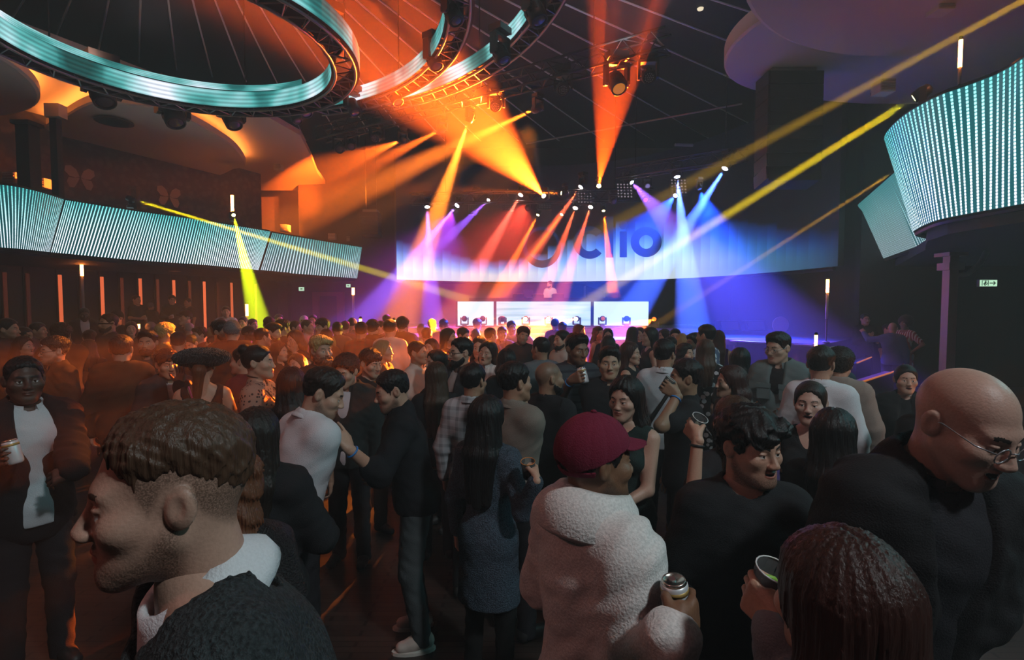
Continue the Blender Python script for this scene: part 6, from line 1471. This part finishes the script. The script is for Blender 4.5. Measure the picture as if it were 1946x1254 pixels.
# --- back left
bgk = 'guests in the far crowd'
def q(label, px, yt, hp, f, hair, hc, top, tc, **kw):
    kw.setdefault('group', bgk); return person(label, px, yt, hp, f, hair, hc, top, tc, **kw)
q('man at the far left edge with his hand at his mouth, facing right', 14, 606, 37, 62, 'short', 'k', 'jacket', CH, skin=1, stub=1, R=((-.02, -.2, 1.5), (.3, -.2, .9), (.5, .8, 0), 'fist'))
q('laughing woman with dark hair facing right at the far left', 44, 639, 38, 48, 'long', 'k', 'tee', BK, sex='w', open_=.8)
q('dark haired person turned away between the laughing woman and the raised hand', 42, 622, 33, -120, 'short', 'k', 'tee', BK)
q('man raising an open hand beside his face at the left', 72, 613, 30, 40, 'short', 'k', 'jacket', CH, hf=60, L='wave', skin=1)
q('person with bushy dark hair seen from behind reaching to the right', 116, 616, 38, 168, 'curly', 'k', 'jacket', (.03, .016, .014), R=((-.3, -.4, 1.2), (-.2, -1, 0), (0, 0, -1), 'relaxed'))
q('man in a dark suit looking down, standing below the pale tube lamp', 160, 585, 22, 6, 'crop', 'k', 'suit', BK, skin=3, z0=.2, D=10.2, nod=18, inner=(.55, .52, .55))
q('bearded man wearing a dark visor over his eyes, facing left', 206, 596, 32, -64, 'short', 'k', 'tee', (.05, .04, .035), skin=1, extra=('visor',), beard=(.01, 'd'), girth=1.1)
q('smiling woman with long dark hair behind the bomber jacket', 249, 611, 27, 0, 'long', 'd', 'tee', BK, sex='w', open_=.5)
q('woman with dark hair seen from behind, left of the bomber jacket', 168, 645, 38, 180, 'long', 'k', 'tee', BK, sex='w', hairlen=.3)
q('person with short black hair seen from behind, below the man in the visor', 170, 627, 30, 176, 'short', 'k', 'tee', BK)
q('man with a cap leaning behind the man in the visor', 221, 590, 20, -40, 'crop', 'k', 'tee', BK, extra=('cap',), D=9.6)
vip = 'guests on the platform under the left balcony'
q('man holding a drink by the wall, leftmost of the guests on the platform', 259, 561, 16, 40, 'short', 'd', 'tee', BK, z0=.5, D=14.2, R='hold', group=vip, items=(('can', 'R', 'tiny pale drink of the leftmost guest on the platform'),))
q('person with a pale cap by the wall turned away', 286, 575, 14, 150, 'crop', 'b', 'shirt', (.04, .03, .03), z0=.5, D=15.2, extra=('beanie',), group=vip)
q('man in black by the wall with a white cup, right of the pale cap', 327, 561, 16, 10, 'short', 'k', 'sweater', BK, z0=.5, D=14.6, nod=14, R='hold', group=vip, items=(('white', 'R', 'white cup of the man in black by the wall'),))
q('person with a reddish face by the wall facing left', 357, 567, 15, -50, 'short', 'k', 'tee', BK, z0=.5, D=15.7, group=vip, R='hold')
q('man in a black cap drinking from a white cup above the crowd', 352, 590, 20, -60, 'crop', 'k', 'tee', BK, extra=('cap',), D=10, R='holdhi', items=(('white', 'R', 'white cup at the mouth of the man in the black cap'),))
q('man in a pale blue shirt standing above the crowd at the back left', 429, 582, 20, 4, 'quiff', 'd', 'shirt', (.42, .46, .55), z0=.2, D=12, group=vip)
q('dark haired man just below the pale blue shirt', 421, 604, 22, 8, 'short', 'k', 'tee', BK)
q('man in a grey beanie and black jacket seen from behind', 441, 609, 36, 172, 'crop', 'd', 'bomber', BK, extra=('beanie',), D=6.3, girth=1.08)
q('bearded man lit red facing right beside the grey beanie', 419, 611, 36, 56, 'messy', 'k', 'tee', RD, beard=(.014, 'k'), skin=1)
q('person with cropped grey hair seen from behind under the yellow beam end', 359, 613, 24, 178, 'crop', 'g', 'tee', BK)
q('person in a pale beanie seen from behind, left of the curly blond man', 286, 612, 24, 180, 'crop', 'g', 'tee', CH, extra=('beanie',))
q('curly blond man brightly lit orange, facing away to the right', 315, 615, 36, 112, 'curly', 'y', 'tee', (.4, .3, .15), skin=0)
q('person with short dark hair seen from behind, right of the curly blond man', 338, 631, 38, 178, 'short', 'd', 'tee', BK)
q('dark haired man bowing his head in front of the red lit face', 359, 638, 37, -30, 'short', 'k', 'tee', BK, nod=26)
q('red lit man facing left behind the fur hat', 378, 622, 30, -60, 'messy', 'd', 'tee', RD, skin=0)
q('dark haired woman with a red lit ear turned left, above the fur hat', 403, 638, 34, -120, 'bun', 'k', 'tee', BK, sex='w')
q('blond person with orange lit hair left of the bearded man lit red', 403, 622, 28, 160, 'short', 'l', 'tee', BK)
q('man with a dark cap facing right near the yellow beam', 472, 620, 26, 70, 'crop', 'k', 'tee', BK, skin=3, extra=('cap',))
q('person lit yellow at the foot of the yellow beam', 480, 606, 22, 40, 'short', 'd', 'tee', CH)
q('second dark figure at the foot of the yellow beam', 462, 602, 20, -30, 'short', 'k', 'tee', BK, D=11)
# --- back centre left
q('man with a fade haircut and red lit neck seen from behind', 498, 623, 37, 128, 'under', 'k', 'tee', BK, hf=120)
q('bearded man looking down right beside the fade haircut', 521, 614, 34, 66, 'quiff', 'k', 'jacket', BK, nod=12, beard=(.012, 'k'))
q('person with round dark hair rimmed yellow seen from behind', 511, 602, 27, 180, 'short', 'k', 'tee', BK)
q('person with wavy dark hair and a lit ear turned right', 537, 608, 30, 122, 'messy', 'd', 'tee', CH)
q('short man far back right of the round yellow rimmed hair', 530, 597, 20, 20, 'short', 'd', 'tee', BK, D=12)
q('woman with shoulder length brown hair raising a hand, facing left', 559, 628, 34, -54, 'bob', 'b', 'tee', BK, sex='w', L='wave', nod=8)
q('person holding a white can beside the woman with shoulder length hair', 530, 650, 30, 60, 'long', 'k', 'tee', BK, sex='w', L='holdhi', items=(('can', 'L', 'white can held up near the woman with shoulder length hair', (.75, .75, .75)),), D=6.2, sc=.9)
q('man in profile with an orange lit face, facing right at the back', 561, 610, 26, 70, 'short', 'd', 'tee', BK)
q('man with a white cap far back beside the wall', 578, 600, 18, 20, 'crop', 'd', 'tee', GY, extra=('whitecap',), D=11.7)
q('balding man in a light shirt facing right far back', 584, 607, 27, 66, 'crop', 'b', 'shirt', (.4, .38, .42), R='hold')
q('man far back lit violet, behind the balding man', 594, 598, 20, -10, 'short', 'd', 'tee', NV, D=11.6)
q('dark haired man facing left in a black jacket at the back', 612, 605, 30, -54, 'bangs', 'k', 'jacket', BK, inner=BK)
q('balding man seen from behind right above the big bearded man', 619, 624, 34, -142, 'reced', 'd', 'tee', BR)
q('small woman with brown hair tilting her head, left of the big bearded man', 562, 673, 36, -40, 'longpart', 'b', 'tee', BK, sex='w', D=5.4, sc=.86, roll=-14)
q('tall man in a long grey brown coat seen from behind', 641, 611, 29, 172, 'crop', 'k', 'coat', (.11, .085, .08), inner=BK)
q('red haired person seen from behind right of the grey brown coat', 656, 610, 24, 170, 'short', 'a', 'tee', (.08, .05, .05))
q('person wearing white headphones far back', 669, 604, 22, 172, 'crop', 'd', 'tee', GY, extra=('headphones',), D=10.5)
q('man in a red checked shirt seen from behind', 686, 612, 31, 178, 'short', 'd', 'shirt', (.12, .03, .025), pat='plaid', D=7.4)
q('dark man seen from behind right of the red checked shirt', 708, 608, 30, 168, 'messy', 'd', 'jacket', (.06, .025, .02))
q('person facing left beside the bright orange lamp', 723, 610, 24, -60, 'short', 'd', 'tee', BR, skin=0)
q('blonde woman facing right with orange lit hair', 728, 647, 42, 74, 'longpart', 'l', 'tee', CH, sex='w', L='fist')
q('man in a pale shirt and dark trousers seen from behind beside the bright lamp', 741, 607, 31, 164, 'short', 'd', 'shirt', (.55, .47, .47), D=7.2)
q('man in a brown jacket seen from behind right of the bright lamp', 765, 603, 29, 160, 'messy', 'd', 'jacket', (.07, .028, .018), inner=BK, beard=(.01, 'k'))
q('tall person far back above the pale shirt', 735, 598, 22, 170, 'short', 'd', 'tee', BR, D=11)
q('dark haired woman with her face lit orange behind the fade haircut', 819, 644, 37, -34, 'longpart', 'k', 'tee', BK, sex='w')
q('dark haired person seen from behind in the violet light left of the booth', 811, 623, 25, 176, 'short', 'k', 'tee', BK, D=8)
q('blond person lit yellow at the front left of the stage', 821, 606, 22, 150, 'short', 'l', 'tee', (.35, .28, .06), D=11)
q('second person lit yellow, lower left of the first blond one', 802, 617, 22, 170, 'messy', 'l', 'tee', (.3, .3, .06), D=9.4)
q('tall person with black hair seen from behind below the left booth screen', 843, 606, 24, 178, 'short', 'k', 'tee', BK)
q('woman with very long brown hair facing right', 852, 624, 36, 64, 'long', 'd', 'tee', BK, sex='w', hairlen=.5)
q('dark haired man bowing to the right below the booth', 882, 623, 30, 58, 'short', 'k', 'tee', CH, nod=14)
q('bald person seen from behind below the left booth screen', 904, 623, 28, 180, 'stubble', 'b', 'tee', BR, skin=1)
q('man with black hair turned away right of the bald person', 932, 623, 30, 130, 'short', 'k', 'tee', CH)
q('blond person close to the stage below the left booth screen', 907, 606, 20, 160, 'messy', 'l', 'tee', BR, D=11)
q('person in an orange brown jacket facing us below the booth', 954, 621, 27, 6, 'short', 'd', 'jacket', (.25, .11, .03), inner=BR, skin=1)
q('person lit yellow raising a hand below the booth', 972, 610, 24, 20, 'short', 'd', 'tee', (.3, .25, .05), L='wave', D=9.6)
q('pale woman with long brown hair and a dark red top', 911, 640, 42, -12, 'long', 'd', 'tee', (.06, .02, .02), sex='w')
q('laughing woman with a fringe in a striped white blouse', 929, 648, 43, -18, 'bob', 'd', 'shirt', (.6, .58, .56), pat='stripe', sex='w', open_=.9, roll=10, hf=-24, R='chest')
q('person with round dark hair seen from behind right of the striped blouse', 963, 663, 46, 178, 'bob', 'k', 'tee', BK, sex='w')
# --- back centre right
q('man tilting his head with a white collar under a black sweater, below the booth', 996, 622, 33, 18, 'messy', 'k', 'sweater', BK, roll=16, extra=('collar',), inner=(.7, .7, .7), skin=1, stub=1)
q('man in a grey t-shirt with a fade haircut turned left', 1028, 640, 46, -150, 'under', 'k', 'tee', (.13, .14, .15), hf=-140, skin=1)
q('man in a white shirt in profile behind the striped polo shirt', 1068, 628, 37, -58, 'short', 'k', 'shirt', (.5, .5, .46), beard=(.006, 'd'))
q('dark haired woman seen from behind in a red top, below the booth', 1052, 637, 32, 150, 'long', 'k', 'tee', (.3, .02, .03), sex='w', hairlen=.25)
q('person with a dark round head seen from behind close to the stage', 1069, 612, 24, 180, 'short', 'd', 'tee', BR)
q('person in a dark cap close to the stage in the orange haze', 1055, 606, 18, 160, 'crop', 'd', 'tee', BR, extra=('cap',), D=11.2)
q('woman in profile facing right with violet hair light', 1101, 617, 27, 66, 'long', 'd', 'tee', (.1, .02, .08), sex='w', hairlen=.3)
q('woman with wavy dark hair facing right below the right booth screen', 1137, 621, 27, 54, 'longwavy', 'd', 'dress', (.3, .2, .2), sex='w')
q('dark haired woman facing us below the right booth screen', 1155, 624, 27, 4, 'long', 'k', 'tee', NV, sex='w')
q('person with smooth dark hair seen from behind above the man with the fist', 1156, 638, 37, 180, 'bob', 'k', 'tee', BK, sex='w')
q('tall woman with very long black hair facing left, right of the booth', 1235, 622, 35, -68, 'long', 'k', 'tank', BK, sex='w', hairlen=.52, R='hold')
q('woman with dark hair turned away left of the tall woman', 1203, 621, 28, 148, 'long', 'd', 'tee', NV, sex='w')
q('person with a reddish face behind the tall woman', 1216, 622, 22, -20, 'short', 'd', 'tee', BK, D=9.5)
q('woman with wavy hair facing left, right of the tall woman', 1262, 626, 28, -62, 'longwavy', 'd', 'tee', (.06, .03, .08), sex='w', R='holdhi')
q('man in a blue shirt facing us in the blue light', 1283, 625, 26, 0, 'quiff', 'k', 'shirt', (.1, .2, .45))
q('blonde woman seen from behind in the blue light', 1296, 634, 30, 180, 'long', 'l', 'tee', NV, sex='w', hairlen=.3)
q('man in black facing left beside the blonde woman', 1320, 634, 36, -58, 'messy', 'k', 'tee', BK, skin=1)
q('tall man in a pale floral shirt turned left in the blue light', 1342, 617, 35, -118, 'short', 'k', 'shirt', (.1, .14, .24), pat='floral', skin=1)
q('woman in purple with long hair seen from behind right of the floral shirt', 1366, 628, 32, 178, 'long', 'r', 'dress', (.06, .015, .08), sex='w', hairlen=.5)
q('woman with brown hair in a black and white dress seen from behind', 1341, 645, 40, 178, 'long', 'b', 'sdress', (.02, .02, .022), pat='floral', sex='w', hairlen=.36, D=5.4)
q('smiling woman with dark curly hair facing right', 1302, 653, 39, 58, 'longwavy', 'k', 'tee', BK, sex='w', open_=.5)
q('person with dark hair low in the crowd in front of the blue shirt', 1275, 640, 28, 150, 'short', 'k', 'tee', NV, D=7.0)
# --- right back
rg = 'guests by the steps on the right'
q('grey haired man in a blue shirt seen from behind stretching out his left arm', 1697, 612, 25, 176, 'stubble', 'g', 'shirt', (.09, .12, .26), D=10.5, group=rg, L=((.55, -.25, 1.5), (.5, -.2, .8), (0, -1, 0), 'fist'), skin=0, girth=1.1)
q('woman in a striped red and white dress with her hand on her hip', 1721, 603, 24, -34, 'afro', 'r', 'dress', (.3, .05, .06), pat='stripe', sex='w', D=11.0, group=rg, L='hip', skin=2, sleeve='s')
q('person with a red lit face hidden by the man in the blue shirt', 1687, 616, 22, 60, 'short', 'k', 'tee', BK, D=11.4, group=rg)
q('person in dark clothes with pale arms left of the man in the blue shirt', 1644, 596, 22, 30, 'short', 'k', 'sweater', BK, D=11.9, group=rg, R='chest', L='hold')
# --- at the booth
q('person in a white t-shirt behind the DJ booth looking left', 1045, 534, 18, -20, 'short', 'k', 'tee', (.6, .52, .5), z0=1.2, D=16.9, hf=-60, lean=6, R='front', L='front', group='people on the stage', skin=0, beard=(.008, 'k'))
for t in STATS: 
    if t[2] > 1.88 or t[2] < 1.54: print('H', t)
